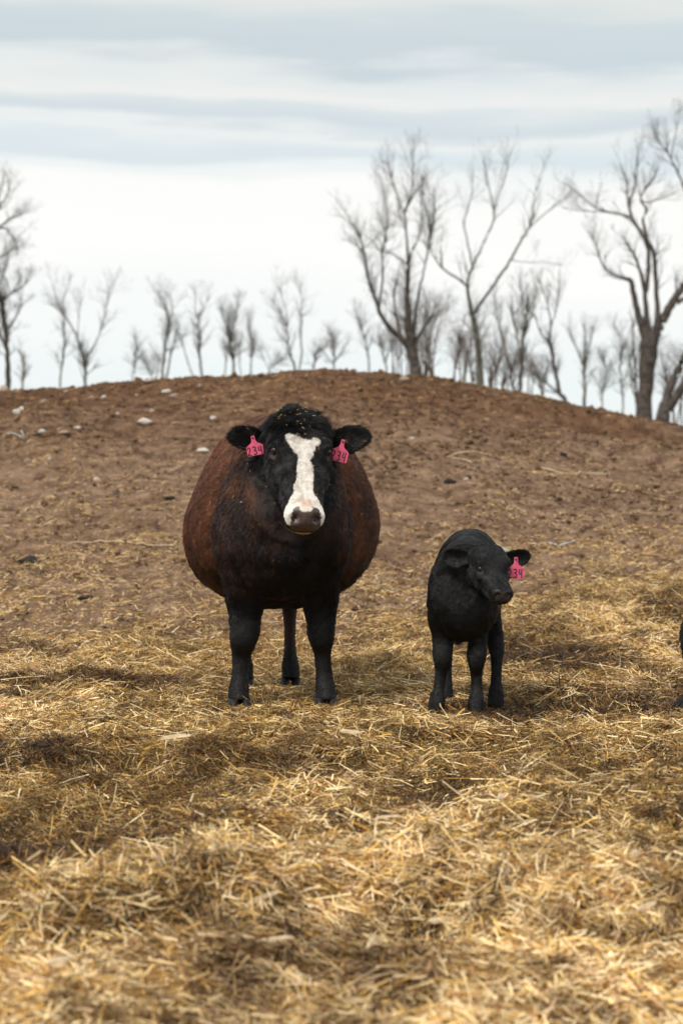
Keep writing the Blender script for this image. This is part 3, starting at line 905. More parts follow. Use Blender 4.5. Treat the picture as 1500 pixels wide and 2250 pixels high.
    amp = 0.006 * fbm(V[:, 0] * 7, V[:, 1] * 7, V[:, 2] * 5, 3, 5) + 0.012 * fbm(V[:, 0] * 2.6, V[:, 1] * 2.6, V[:, 2] * 2.2, 2, 15)
    hc_t, hc_u, hc_n = Hd.coords(V)
    onhead = (hc_t > -.2) & (hc_t < 1.15) & (np.abs(hc_u) < .2) & (hc_n > -.25)
    V += Nn * (amp * np.where(onhead, .35, 1.0))[:, None]
    me.vertices.foreach_set('co', V.astype(np.float32).ravel()); me.update()

    # blaze outline: (t, left, right) in head units
    bz = np.array([(.03, 0, 0), (.175, -.040, -.036), (.20, -.064, .045), (.235, -.062, .076), (.27, -.055, .072), (.31, -.050, .060), (.345, -.036, .046), (.375, -.022, .030), (.42, -.026, .031),
                   (.50, -.032, .034), (.60, -.037, .033), (.68, -.042, .034), (.74, -.046, .036), (.80, -.064, .056), (.86, -.084, .080), (.93, -.096, .094), (1.0, -.097, .100), (1.04, -.088, .10), (1.07, -.02, .02)])
    ear_c = [(eL + tL) / 2, (eR + tR) / 2]
    def coat(Pp, Nv):
        t, u, n = Hd.coords(Pp)
        x, y, z = Pp.T
        Lp = rotz(Pp, -yaw); lx, ly = Lp[:, 0], Lp[:, 1]
        nz = fbm(x * 5, y * 5, z * 4, 3, 9); nf = fbm(x * 30, y * 30, z * 18, 2, 13)
        head = (t > -.2) & (t < 1.2) & (n > -.24) & (np.abs(u) < .36)
        red = sstep(.10, .36, np.sqrt((lx - .03) ** 2 * 1.1 + np.maximum(ly - .15, 0) ** 2 * .5) + .10 * nz)
        red = red * sstep(.42, .80, z + .10 * nz)
        red = np.maximum(red, .40 * sstep(.1, .3, np.abs(lx - .03) + .06 * nz) * sstep(.45, .75, z) * (ly > -.35))
        red = np.maximum(red, .45 * (ly > 1.1) * (z < .42) * sstep(.08, .2, z))
        black = np.array([.0042, .0036, .0036]); brown = np.array([.135, .047, .0185])
        hb = sstep(.25, .17, np.abs(u)) * sstep(-.28, -.15, n) * (t > -.3) * (t < 1.2)
        for ec in ear_c: hb = np.maximum(hb, sstep(.16, .11, np.linalg.norm(Pp - ec, axis=1)))
        hb = np.maximum(hb, .65 * sstep(.30, .12, np.abs(lx - .04) + .05 * nz) * (ly < -.05))
        red = red * (1 - .97 * hb)
        red = red * (1 - .72 * (ly < .20) * sstep(1.12, .92, z + .08 * nz))
        red = np.maximum(red, .30 * (ly < .1) * (z > .5) * (z < 1.0) * sstep(.0, .5, nz) * (1 - hb))
        red = np.clip(red * (0.8 + 0.45 * nz + .3 * nf), 0, 1)
        col = black * (1 - red[:, None]) + brown * red[:, None]
        # white blaze
        tt = t - .022 + .020 * nf
        uu = (u - .004) * .93 + .009 * nf
        lo = np.interp(tt, bz[:, 0], bz[:, 1]); hi = np.interp(tt, bz[:, 0], bz[:, 2])
        notch = (np.abs(uu - .012) < .030) & (tt < .225 - .9 * np.abs(uu - .012))
        w = (tt > .178) & (tt < 1.05) & (uu > lo) & (uu < hi) & (n > -.03) & head & ~notch
        w &= ~((t > .93) & (n < -.0))
        col[w] = np.array([.80, .755, .69])
        tq = np.exp(-((t - .875) / .045) ** 2 - (u / .032) ** 2) * (w & (n > 0)) * .75
        col = col * (1 - tq[:, None]) + np.array([.55, .34, .19]) * tq[:, None]
        chin = head & (t > .95) & (n < -.045) & (n > -.085) & (np.abs(u) < .07)
        col[chin] = np.array([.50, .33, .15])
        pad = head & (n < .064) & (n > -.034) & (t > .905 + .35 * (np.abs(u) / .1) ** 4 * .1) & (np.abs(u - .002) < .070 - .22 * np.maximum(.97 - t, 0)) & (t > .90 + .0 * u)
        return col, head, t, u, n, pad, w
    col, head, t, u, n, pad, w = coat(V, normals_np(me))
    pc = np.array([.080, .060, .054]) * (1 + .3 * fbm(V[:, 0] * 60, V[:, 1] * 60, V[:, 2] * 60, 2, 3))[:, None]
    col[pad] = pc[pad]
    for sg in (-1, 1):
        dd = np.linalg.norm(V - Hd.pt(.365, sg * .140, .045), axis=1); k = dd < .034
        col[k] = np.array([.030, .021, .018])
        dd = np.linalg.norm(V - Hd.pt(1.0, sg * .052, .036), axis=1)
        k = pad & (dd < .017); col[k] = np.array([.004, .003, .003])
        k = pad & (dd < .023) & (dd > .017) & (sg * u < .045); col[k] = np.array([.15, .085, .08])
    ca = me.color_attributes.new("col", 'FLOAT_COLOR', 'POINT')
    ca.data.foreach_set('color', np.concatenate([col, np.where(pad, .45, 1.0)[:, None]], 1).astype(np.float32).ravel())
    me.materials.append(M_skin)
    for p in me.polygons: p.use_smooth = True
    me.name = "body"
    link("body", me, root)

    def hairfn(Pp, Nv):
        col, head, t, u, n, pad, w = coat(Pp, Nv)
        m = len(Pp)
        z = Pp[:, 2]; Lp = rotz(Pp, -yaw); ly = Lp[:, 1]
        down = np.array([0, 0, -1.0]); back = rotz([[0, 1.0, 0]], yaw)[0]
        D = np.tile(back * 0.8 + down * 0.7, (m, 1))
        legs = z < .5
        D[legs] = down + back * .15
        ln = np.where(z < .4, .010, .022)
        front = (ly < .0) & ~legs
        D[front] = down * 1.0 + np.stack([np.sign(Lp[front, 0]) * .35, 0 * Lp[front, 0], 0 * Lp[front, 0]], 1)
        lift = np.full(m, .50)
        # head: down the face below the whorl, radiating above it
        top = head & (t < .24)
        D[head] = Hd.a + Hd.s * (np.sign(u[head]) * .25)[:, None]
        D[top] = Hd.a * (np.clip((t[top] + .02) * 5, -.6, 1.0))[:, None] + Hd.s * (u[top] * 11)[:, None] + Hd.n * .2
        ln = np.where(head, .014, ln)
        ln = np.where(top, .020 + .036 * sstep(.20, .02, t), ln)
        lift = np.where(top, .42, lift)
        lift = np.where(head & ~top, .34, lift)
        ear = np.minimum(np.linalg.norm(Pp - ear_c[0], axis=1), np.linalg.norm(Pp - ear_c[1], axis=1)) < .115
        ear &= np.abs(Pp[:, 0] - Hd.o[0] - .01) > .15
        D[ear] = np.stack([np.sign(Pp[ear, 0] - .1), 0 * Pp[ear, 0], -.2 + 0 * Pp[ear, 0]], 1)
        ln = np.where(ear, .022, ln)
        muz = head & (t > .85)
        ln = np.where(muz, .008, ln)
        prob = np.where(pad, 0, 1.0)
        prob = prob * np.where(muz, .8, 1)
        for sg in (-1, 1):
            prob[np.linalg.norm(Pp - Hd.pt(.365, sg * .140, .045), axis=1) < .028] = 0
        prob = prob * np.where(ly > 1.2, .7, 1.0)
        # random lighter tone per hair where the hair is black
        g = rngc.uniform(0, 1, m)
        blk = col.max(1) < .02
        col = col * np.where(blk, 0.85 + 0.6 * g ** 2, 1.0)[:, None]
        redd = ~blk & (col[:, 0] < .2)
        col = col * np.where(redd, 0.75 + 0.6 * g, 1.0)[:, None]
        return ln, D, col, lift, prob
    rngc = np.random.default_rng(3)
    make_hair("coat_hair", me, 330000, hairfn, root, 0.0010, rngc)
    # extra density on the head
    def hairhead(Pp, Nv):
        r_ = list(hairfn(Pp, Nv)); t, u, n = Hd.coords(Pp)
        r_[4] = r_[4] * ((t > -.2) & (t < 1.2) & (n > -.2) & (np.abs(u) < .36))
        return r_
    make_hair("head_hair", me, 600000, hairhead, root, 0.0008, rngc)

    Vn = V; Nv = normals_np(me)
    ep = []
    for sg in (-1, 1):
        c = Hd.pt(.365, sg * .144, .045)
        k = np.argmin(np.sum((V - c) ** 2, 1))
        ep.append(V[k] - Nv[k] * .0090)
    eye_objects(root, ep, .0205)
    for hx, hy, hz, rr in ((-.208, -.03, -.065, .062), (.206, -.03, -.065, .062), (-.112, 1.385, -.13, .062), (.150, 1.385, -.13, .062)):
        p = rotz([[hx, hy, hz + .01]], yaw)[0]
        h = link("hoof", hoof_mesh("hoof", rr, .085), root); h.location = tuple(p); h.rotation_euler = (0, 0, yaw)
    o1 = eL + (tL - eL) * .36 + np.array([0, -.040, .004]); o2 = eR + (tR - eR) * .44 + np.array([0, -.042, -.006])
    tag_object(root, .080, .092, o1, (1, -.05, .20), (-.20, -.10, 1))
    tag_object(root, .080, .106, o2, (1, .05, -.25), (.25, -.10, 1))
    # bits of straw caught in the coat
    sel = (Vn[:, 1] < .8) & (Vn[:, 2] > .9) & ~pad
    flecks("straw_flecks", Vn[sel], Nv[sel], 110, root, .006, .020, rngc, .012, .0018)
    tt, uu, nn = Hd.coords(Vn)
    sel = (tt > -.05) & (tt < .2) & (nn > 0) & (np.abs(uu) < .09)
    flecks("forelock_straw", Vn[sel], Nv[sel], 26, root, .006, .014, rngc, .038, .0018)
    return root, Hd
cow, cowHead = build_cow()
# ------------------------------------------------------------------ the calf
def build_calf():
    root = empty("calf", (CALF[0], CALF[1], 0.0), "small black calf beside the cow, its head turned, one pink ear tag", "calf")
    yaw = math.radians(-9)
    B = Body()
    B.add(trunk_rings([(-.15, .03, .58, .08, .10, .07, 2, 2),
                       (-.12, .03, .58, .15, .18, .125, 2, 2),
                       (-.04, .03, .58, .20, .23, .150, 1.9, 2.4),
                       (.08, .033, .58, .225, .245, .158, 1.8, 2.4),
                       (.24, .033, .58, .235, .225, .170, 1.8, 2.0),
                       (.40, .025, .60, .23, .205, .172, 1.9, 2.0),
                       (.54, .015, .62, .215, .17, .165, 2.0, 2.0),
                       (.66, .01, .64, .18, .14, .135, 2.1, 2.0),
                       (.73, .01, .66, .11, .09, .08, 2, 2),
                       (.76, .01, .66, .03, .03, .03, 2, 2)], yaw, 44))
    Hd = Head((.124, -.185, .757), (.184, -.375, .566), math.radians(0))
    nb = Hd.pt(.25, 0, -.09)
    B.add(tube_rings([(nb[0], nb[1], nb[2], .066, .080), (.10, -.13, .665, .085, .115), (.07, -.04, .64, .115, .15), (.04, .08, .62, .135, .17)], 0, 20))
    f1 = [(.06, .06, .74, .04, .07), (.035, .02, .65, .070, .10), (.012, -.01, .55, .080, .10), (.004, -.01, .47, .070, .085), (.0, .0, .41, .058, .066), (0, .0, .345, .042, .048), (0, -.01, .285, .046, .048), (0, -.01, .245, .040, .043), (-.006, .0, .19, .027, .030),
          (-.016, .0, .12, .025, .029), (-.024, -.01, .075, .036, .040), (-.030, -.02, .01, .035, .042)]
    f2 = [(-.05, .06, .72, .04, .07), (-.03, .02, .63, .070, .10), (-.005, -.01, .55, .076, .10), (.0, -.01, .47, .068, .085), (.0, .0, .41, .056, .064), (0, .0, .345, .041, .048), (-.004, -.02, .285, .046, .048), (-.006, -.02, .245, .040, .043), (-.004, .0, .19, .027, .030),
          (-.002, .0, .12, .025, .029), (-.006, -.01, .075, .036, .040), (-.010, -.02, .01, .035, .042)]
    B.add(leg(-.062, f1, 0)); B.add(leg(.100, f2, 0))
    h_ = [(.05, .56, .76, .04, .08), (.03, .56, .67, .065, .12), (.012, .54, .57, .078, .13), (.0, .52, .49, .074, .11), (.0, .50, .42, .058, .085), (.0, .56, .34, .040, .052), (.0, .60, .28, .034, .042), (.0, .59, .22, .028, .033), (.0, .57, .12, .027, .030), (.0, .55, .06, .034, .038), (.0, .53, -.01, .035, .042)]
    g_ = [(-.04, .56, .74, .05, .10), (.0, .56, .62, .080, .13), (.015, .50, .50, .075, .12), (.04, .42, .41, .058, .08), (.07, .38, .33, .044, .052), (.085, .36, .27, .038, .042), (.088, .33, .21, .026, .030), (.088, .30, .12, .025, .029), (.088, .28, .065, .036, .042), (.088, .265, .0, .036, .044)]
    B.add(leg(-.105, h_, yaw)); B.add(leg(.075, g_, yaw))
    B.add(tube_rings([(0, .72, .76, .02, .02), (0, .77, .70, .018, .018), (0, .78, .5, .014, .014), (0, .77, .33, .02, .02)], yaw, 16))
    B.add(tube_rings([(-.01, .26, .39, .05, .05), (-.012, .24, .345, .022, .022), (-.012, .235, .315, .008, .008)], yaw, 8))   # navel
    B.add(Hd.rings([(-.16, .025, .02, .03, 0, -.025),
                    (-.11, .052, .035, .06, 0, -.015),
                    (0.0, .074, .058, .088, 0, -.004),
                    (.12, .082, .068, .102, 0, 0),
                    (.26, .085, .070, .116, .02, 0),
                    (.40, .084, .062, .122, .06, 0),
                    (.54, .073, .044, .114, .16, 0),
                    (.68, .060, .034, .092, .18, 0),
                    (.80, .054, .034, .070, .1, 0),
                    (.90, .054, .039, .055, 0, 0),
                    (.98, .051, .038, .049, 0, 0),
                    (1.03, .032, .020, .030, 0, -.003)], 44))
    eL = Hd.pt(.08, -.070, -.028) + np.array([0, 0, .010]); eR = Hd.pt(.08, .070, -.028)
    tL = eL + np.array([-.128, .020, .010]); tR = eR + np.array([.150, .050, .020])
    pr = [(0, .40), (.12, .72), (.35, 1.0), (.6, 1.0), (.8, .84), (.93, .52), (1.0, .18)]
    B.add(ear_rings(eL, tL, (-.1, -1, -.05), .046, .008, .034, .0, 18, pr))
    B.add(ear_rings(eR, tR, (.05, -1, -.15), .042, .008, .030, .0, 18, pr))
    me = B.build(0.0052, 6)
    V = verts_np(me); Nn = normals_np(me)
    for sg in (-1, 1):
        brush(V, Nn, Hd.pt(.35, sg * .066, .042), .022, .012)
        brush(V, Nn, Hd.pt(.60, sg * .052, .030), .026, -.010)
        brush(V, Nn, Hd.pt(.55, sg * .078, .0), .018, .005)
        brush(V, Nn, Hd.pt(.465, sg * .076, .024), .015, -.009)
        brush(V, Nn, Hd.pt(1.0, sg * .026, .018), .013, -.020)
        brush(V, Nn, Hd.pt(.95, sg * .044, .014), .013, .004)
        for q in np.linspace(0, 1, 9):
            brush(V, Nn, Hd.pt(1.02 - .26 * q, sg * (.012 + .042 * q ** .6), -.022), .008, -.0085)
        brush(V, Nn, np.array([sg * .07, -.11, .52]), .045, .008)
    me.vertices.foreach_set('co', V.astype(np.float32).ravel()); me.update()
    def coat(Pp, Nv):
        t, u, n = Hd.coords(Pp)
        head = (t > -.25) & (t < 1.2) & (n > -.13) & (np.abs(u) < .11)
        nz = fbm(Pp[:, 0] * 9, Pp[:, 1] * 9, Pp[:, 2] * 7, 3, 9)
        col = np.tile(np.array([.0038, .0036, .0038]), (len(Pp), 1)) * (1 + .35 * nz)[:, None]
        pad = head & (n < .038) & (n > -.018) & (t > .90) & (np.abs(u) < .036) & (Nv @ Hd.a > .1)
        lip = head & (t > .78) & (n < -.0) & (n > -.05)
        return col, head, t, u, n, pad, lip
    Nv = normals_np(me)
    col, head, t, u, n, pad, lip = coat(V, Nv)
    col[pad] = np.array([.045, .038, .038]); col[lip & ~pad] = np.array([.018, .014, .013])
    em = (np.minimum(np.linalg.norm(V - (eL + tL) / 2, axis=1), np.linalg.norm(V - (eR + tR) / 2, axis=1)) < .07) & (Nv[:, 1] < -.3)
    col[em] *= .5  # shade inside the ear cup painted into the skin colour
    for sg in (-1, 1):
        dd = np.linalg.norm(V - Hd.pt(.475, sg * .073, .024), axis=1); col[dd < .020] = np.array([.020, .016, .014])
        dd = np.linalg.norm(V - Hd.pt(1.0, sg * .024, .016), axis=1)
        col[dd < .011] = np.array([.002, .002, .002])
    ca = me.color_attributes.new("col", 'FLOAT_COLOR', 'POINT')
    ca.data.foreach_set('color', np.concatenate([col, np.where(pad, .45, 1.0)[:, None]], 1).astype(np.float32).ravel())
    me.materials.append(M_skin)
    for p in me.polygons: p.use_smooth = True
    me.name = "body"
    link("body", me, root)
    rngk = np.random.default_rng(8)
    def hairfn(Pp, Nv):
        col, head, t, u, n, pad, lip = coat(Pp, Nv)
        m = len(Pp); z = Pp[:, 2]
        D = np.tile(np.array([.1, .8, -.7]), (m, 1))
        legs = z < .34; D[legs] = np.array([0, .1, -1.0])
        fr = (Pp[:, 1] < .0) & ~legs & ~head
        D[fr] = np.array([0, .1, -1.0])
        ln = np.where(legs, .007, .015)
        D[head] = Hd.a + Hd.s * (np.sign(u[head]) * .3)[:, None]
        ln = np.where(head, .0085, ln)
        lift = np.where(head, .38, .52)
        ear = (np.minimum(np.linalg.norm(Pp - (eL + tL) / 2, axis=1), np.linalg.norm(Pp - (eR + tR) / 2, axis=1)) < .07)
        ln = np.where(ear, .010, ln)
        inner = ear & (Nv[:, 1] < -.35); ln = np.where(inner, .007, ln)
        D[ear] = np.stack([np.sign(Pp[ear, 0] - .14), 0 * Pp[ear, 0], 0 * Pp[ear, 0]], 1)
        nav = (z < .37) & (z > .30) & (np.abs(Pp[:, 0] - .02) < .04) & (np.abs(Pp[:, 1] - .24) < .05)
        ln = np.where(nav, .03, ln)
        prob = np.where(pad, 0., 1.) * np.where(lip, .5, 1.)
        for sg in (-1, 1):
            prob[np.linalg.norm(Pp - Hd.pt(.465, sg * .073, .024), axis=1) < .017] = 0
        g = rngk.uniform(0, 1, m)
        col = col * np.where(inner, .35, np.where(ear | (head & (t < .6)), 1.5, 1.0))[:, None]  # painted shade inside the ears; rims and upper face lightened against it
        col = col * (0.8 + 1.0 * g ** 2.5)[:, None]
        return ln, D, col, lift, prob
    make_hair("coat_hair", me, 330000, hairfn, root, 0.0006, rngk, M_calf_hair)
    ep = []
    for sg in (-1, 1):
        c = Hd.pt(.465, sg * .076, .024); k = np.argmin(np.sum((V - c) ** 2, 1))
        ep.append(V[k] - Nv[k] * .0065)
    eye_objects(root, ep, .0145)
    for (x, y, z, a) in ((-.092, -.025, -.030, 0), (.090, -.025, -.030, 0), (-.105 + .085, .525, -.035, yaw), (.163 + .043, .262, -.030, yaw)):
        pass
    hp = [(-.092, -.025, 0), (.090, -.025, 0)] + [tuple(rotz([[-.105, .525, 0]], yaw)[0][:2]) + (yaw,), tuple(rotz([[.163, .262, 0]], yaw)[0][:2]) + (yaw,)]
    for x, y, a in hp:
        h = link("hoof", hoof_mesh("hoof", .041, .055), root); h.location = (x, y, -.046); h.rotation_euler = (0, 0, a)
    o2 = eR + (tR - eR) * .45 + np.array([.007, -.028, -.004])
    tg = tag_object(root, .076, .098, o2, (1, 0, .0), (-.02, -.10, 1))
    sel = (Pm := V)[:, 2] > .45
    flecks("straw_flecks", V[sel], Nv[sel], 26, root, .006, .018, rngk, .006, .0018)
    return root, tg
calf, calf_tag = build_calf()


# ------------------------------------------------------------------ the grown animal standing mostly outside the frame
def build_neighbour():
    X, Y = 1.976, 9.32
    root = empty("cow", (X, Y, 0.0), "black grown animal cut off by the right edge, only its foreleg and hoof showing", "cow")
    yaw = math.radians(-82)
    B = Body()
    B.add(trunk_rings([(-.22, .02, .92, .12, .12, .09, 2.0, 2.0), (-.17, .02, .90, .30, .30, .20, 2, 2), (-.05, .02, .88, .46, .40, .28, 1.9, 2.1), (.12, .02, .88, .52, .42, .31, 1.8, 2.2),
                       (.40, .02, .88, .50, .44, .36, 1.8, 2.0), (.8, .02, .88, .50, .46, .40, 1.85, 2.0), (1.15, .02, .90, .50, .42, .38, 1.9, 2.0), (1.4, .02, .95, .42, .32, .30, 2, 2), (1.6, .0, 1.02, .2, .2, .15, 2, 2)], yaw, 44))
    def lg(x0, off): return tube_rings([(x0, .12 + off * .1, .98, .12, .20), (x0, .02 + off * .3, .80, .12, .16), (x0, -.06 + off * .6, .64, .10, .12), (x0, -.12 + off * .8, .52, .085, .095), (x0, -.16 + off, .40, .068, .074), (x0, -.17 + off, .335, .062, .066),
                                        (x0, -.165 + off, .26, .048, .052), (x0, -.16 + off, .14, .044, .048), (x0, -.18 + off, .07, .050, .058), (x0, -.225 + off, .01, .052, .070)], yaw)
    B.add(lg(.17, -.22)); B.add(lg(-.17, .10))
    hl = [(.0, 1.32, 1.00, .16, .26), (.0, 1.22, .82, .155, .25), (.0, 1.22, .66, .115, .17), (.0, 1.34, .54, .078, .095), (.0, 1.46, .44, .062, .072), (.0, 1.47, .36, .048, .058), (.0, 1.44, .22, .042, .048), (.0, 1.43, .10, .046, .052), (.0, 1.39, .0, .058, .070)]
    B.add(leg(-.16, hl, yaw, 1)); B.add(leg(.16, hl, yaw, -1))
    B.add(tube_rings([(.30, .02, 1.02, .22, .26), (.26, .02, 1.20, .20, .24), (.24, .04, 1.38, .15, .19), (.25, .04, 1.55, .11, .14)], 0, 18))
    Hd = Head((.26, -.05, 1.64), (.12, -.42, 1.26), 0)
    B.add(Hd.rings([(-.08, .08, .05, .10, 0, 0), (.1, .12, .08, .16, 0, 0), (.34, .125, .08, .18, .1, 0), (.6, .10, .06, .15, .2, 0), (.85, .085, .06, .09, 0, 0), (1.0, .075, .05, .07, 0, 0), (1.04, .04, .02, .04, 0, 0)], 30))
    for sg in (-1, 1):
        e = Hd.pt(.10, sg * .10, -.06)
        B.add(ear_rings(e, e + Hd.s * sg * .18, (-.1, -1, 0), .055, .012, .03))
    me = B.build(0.012, 5)
    V = verts_np(me); Nv = normals_np(me)
    col = np.tile(np.array([.0065, .0058, .0058, 1.0]), (len(V), 1))
    me.color_attributes.new("col", 'FLOAT_COLOR', 'POINT').data.foreach_set('color', col.astype(np.float32).ravel())
    me.materials.append(M_skin)
    for p in me.polygons: p.use_smooth = True
    me.name = "body"
    link("body", me, root)
    r = np.random.default_rng(12)
    def hf(Pp, Nv):
        m = len(Pp)
        D = np.tile(np.array([.8, .1, -.7]), (m, 1)); D[Pp[:, 2] < .5] = (0.05, 0, -1)
        return np.full(m, .014), D, np.full((m, 3), .004) * (0.7 + 1.6 * r.uniform(0, 1, (m, 1)) ** 2), np.full(m, .45), np.ones(m)
    make_hair("coat_hair", me, 150000, hf, root, 0.001, r)
    for hx, hy in ((.17, -.45), (-.17, -.10), (-.16, 1.38), (.16, 1.38)):
        p = rotz([[hx, hy, -.062]], yaw)[0]
        h = link("hoof", hoof_mesh("hoof", .062, .085), root); h.location = tuple(p); h.rotation_euler = (0, 0, yaw)
build_neighbour()
# ------------------------------------------------------------------ trees beyond the mound
def tubes(polys, radii, sides):
    """polys (n,k,3), radii (n,k) -> verts, quads"""
    n, k, _ = polys.shape
    d = np.gradient(polys, axis=1); d /= np.linalg.norm(d, axis=2)[..., None] + 1e-9
    ref = np.where(np.abs(d[..., 2:3]) > .9, np.array([1.0, 0, 0]), np.array([0, 0, 1.0]))
    a = np.cross(d, ref); a /= np.linalg.norm(a, axis=2)[..., None] + 1e-9
    b = np.cross(d, a)
    th = np.linspace(0, 2 * np.pi, sides, endpoint=False)
    V = polys[:, :, None, :] + radii[:, :, None, None] * (a[:, :, None, :] * np.cos(th)[None, None, :, None] + b[:, :, None, :] * np.sin(th)[None, None, :, None])
    i = np.arange(n)[:, None, None] * k * sides; r = np.arange(k - 1)[None, :, None] * sides; s = np.arange(sides)[None, None, :]; s2 = (s + 1) % sides
    f = np.stack([i + r + s, i + r + s2, i + r + sides + s2, i + r + sides + s], -1).reshape(-1, 4)
    return V.reshape(-1, 3), f

def tree(label, d, limbs, seed, cat="tree", name="tree", bark=None, twig=None, lvl=3, dens=1.0, tl=1.0, spread=0.6, up=0.45, group="bare trees behind the mound", rootr=None, tipr=None, depth=1.0):
    """limbs: lists of (px, row, width px) from the base up; the first is the trunk"""
    r = np.random.default_rng(seed)
    ppm = F / d
    base = P(limbs[0][0][0], limbs[0][0][1], d)
    zg = float(H(base[0], base[1]))
    root = empty(name, (base[0], base[1], zg), label, cat, group)
    org = np.array([base[0], base[1], zg])
    TV, TF, off = [], [], 0
    parents = []
    for li, limb in enumerate(limbs):
        w = np.array([P(a, b, d) for a, b, c in limb]); rad = np.array([c / ppm / 2 * (0.8 if d >= 100 else 0.92) for a, b, c in limb])
        if li == 0:                                   # run the trunk down to the ground hidden behind the mound
            w = np.concatenate([[np.array([w[0, 0] + .1, w[0, 1], zg - .3])], w]); rad = np.concatenate([[rad[0] * 1.35], rad])
            dy = 0.0
        n = max(8, len(w) * 4)
        S = resample(np.concatenate([w, rad[:, None]], 1), n)
        L = np.linalg.norm(S[-1, :3] - S[0, :3])
        if li > 0:
            sgn = r.choice([-1, 1]) * r.uniform(.25, .8) * depth
            # start inside the trunk, lean toward or away from the viewer
            tt = np.linspace(0, 1, n)
            S[:, 1] += sgn * L * 0.5 * tt
            if parents:
                k = min(((np.linalg.norm(q[:, [0, 2]] - S[0, [0, 2]], axis=1).min(), j) for j, (q, _) in enumerate(parents)))[1]
                q = parents[k][0]; m = np.argmin(np.linalg.norm(q[:, [0, 2]] - S[0, [0, 2]], axis=1))
                S[:, 1] += (q[m, 1] - S[0, 1])
        S[1:-1, 0] += r.normal(0, .010, n - 2) * L * .25; S[1:-1, 1] += r.normal(0, .010, n - 2) * L * .4
        S[:, 3] = np.maximum(S[:, 3], .012)
        parents.append((S[:, :3].copy(), S[:, 3].copy()))
        V, f = tubes(S[None, :, :3], S[None, :, 3], 9)
        TV.append(V); TF.append(f + off); off += len(V)
    TV = np.concatenate(TV)
    # bark ridges
    nzb = 0.012 * fbm(TV[:, 0] * 6, TV[:, 1] * 6, TV[:, 2] * 2, 2, seed)
    TV[:, 0] += nzb; TV[:, 1] += nzb
    link("trunk", mesh_np("trunk", TV - org, np.concatenate(TF), bark or (M_bark if d < 100 else M_bark_green)), root)  # far trees default to paler bark, distance haze painted into the colour
    # recursive branching off the limbs
    frontier = []
    for li, (Q, R) in enumerate(parents):
        L = np.sum(np.linalg.norm(np.diff(Q, axis=0), axis=1))
        frontier.append((Q, R, L, 0))
    polys, rads = [], []
    while frontier:
        Q, R, L, lv = frontier.pop()
        nb = int((L * [2.8, 4.0, 4.6, 4.0][min(lv, 3)] * dens * (1.45 if d < 95 else 1.15)) + (3 if lv == 0 else 1))
        lo = .30 if lv == 0 else .12
        for q in range(nb):
            t = lo + (1 - lo) * r.uniform() ** .75 if q else 1.0
            x = t * (len(Q) - 1); i = min(int(x), len(Q) - 2); fr = x - i
            p = Q[i] * (1 - fr) + Q[i + 1] * fr
            rr = R[i] * (1 - fr) + R[i + 1] * fr
            dr = Q[i + 1] - Q[i]; dr /= np.linalg.norm(dr) + 1e-9
            v = r.normal(0, 1, 3); v -= dr * v.dot(dr); v /= np.linalg.norm(v)
            ang = r.uniform(.35, .95) * spread / .6 if q else r.uniform(0, .2)
            nd = dr * math.cos(ang) + v * math.sin(ang) + np.array([0, 0, up * .6])
            nd /= np.linalg.norm(nd)
            base_l = {0: 2.3, 1: 1.35, 2: .85, 3: .5}[min(lv, 3)] * tl * d / 90
            nl = base_l * r.uniform(.45, 1.25) * (1.15 - .76 * t)
            k = 5
            pts = [p]
            cur = nd.copy()
            for j in range(1, k):
                cur = cur + r.normal(0, .20, 3) + np.array([0, 0, .035]); cur /= np.linalg.norm(cur)
                pts.append(pts[-1] + cur * nl / (k - 1))
            pts = np.array(pts)
            r0 = min(rr * .62, {0: .031, 1: .014, 2: .0075, 3: .005}[min(lv, 3)] * (d / 90)) 
            r0 = max(r0, .0036)
            rad = np.linspace(r0, max(r0 * .35, .0024), k)
            polys.append(pts); rads.append(rad)
            if lv + 1 < lvl:
                frontier.append((pts, rad, nl, lv + 1))
    V, f = tubes(np.array(polys), np.array(rads), 3)
    link("crown", mesh_np("crown", V - org, f, twig or M_twig), root)
    return root

TREES = []
def T(*a, **k): TREES.append((a, k))
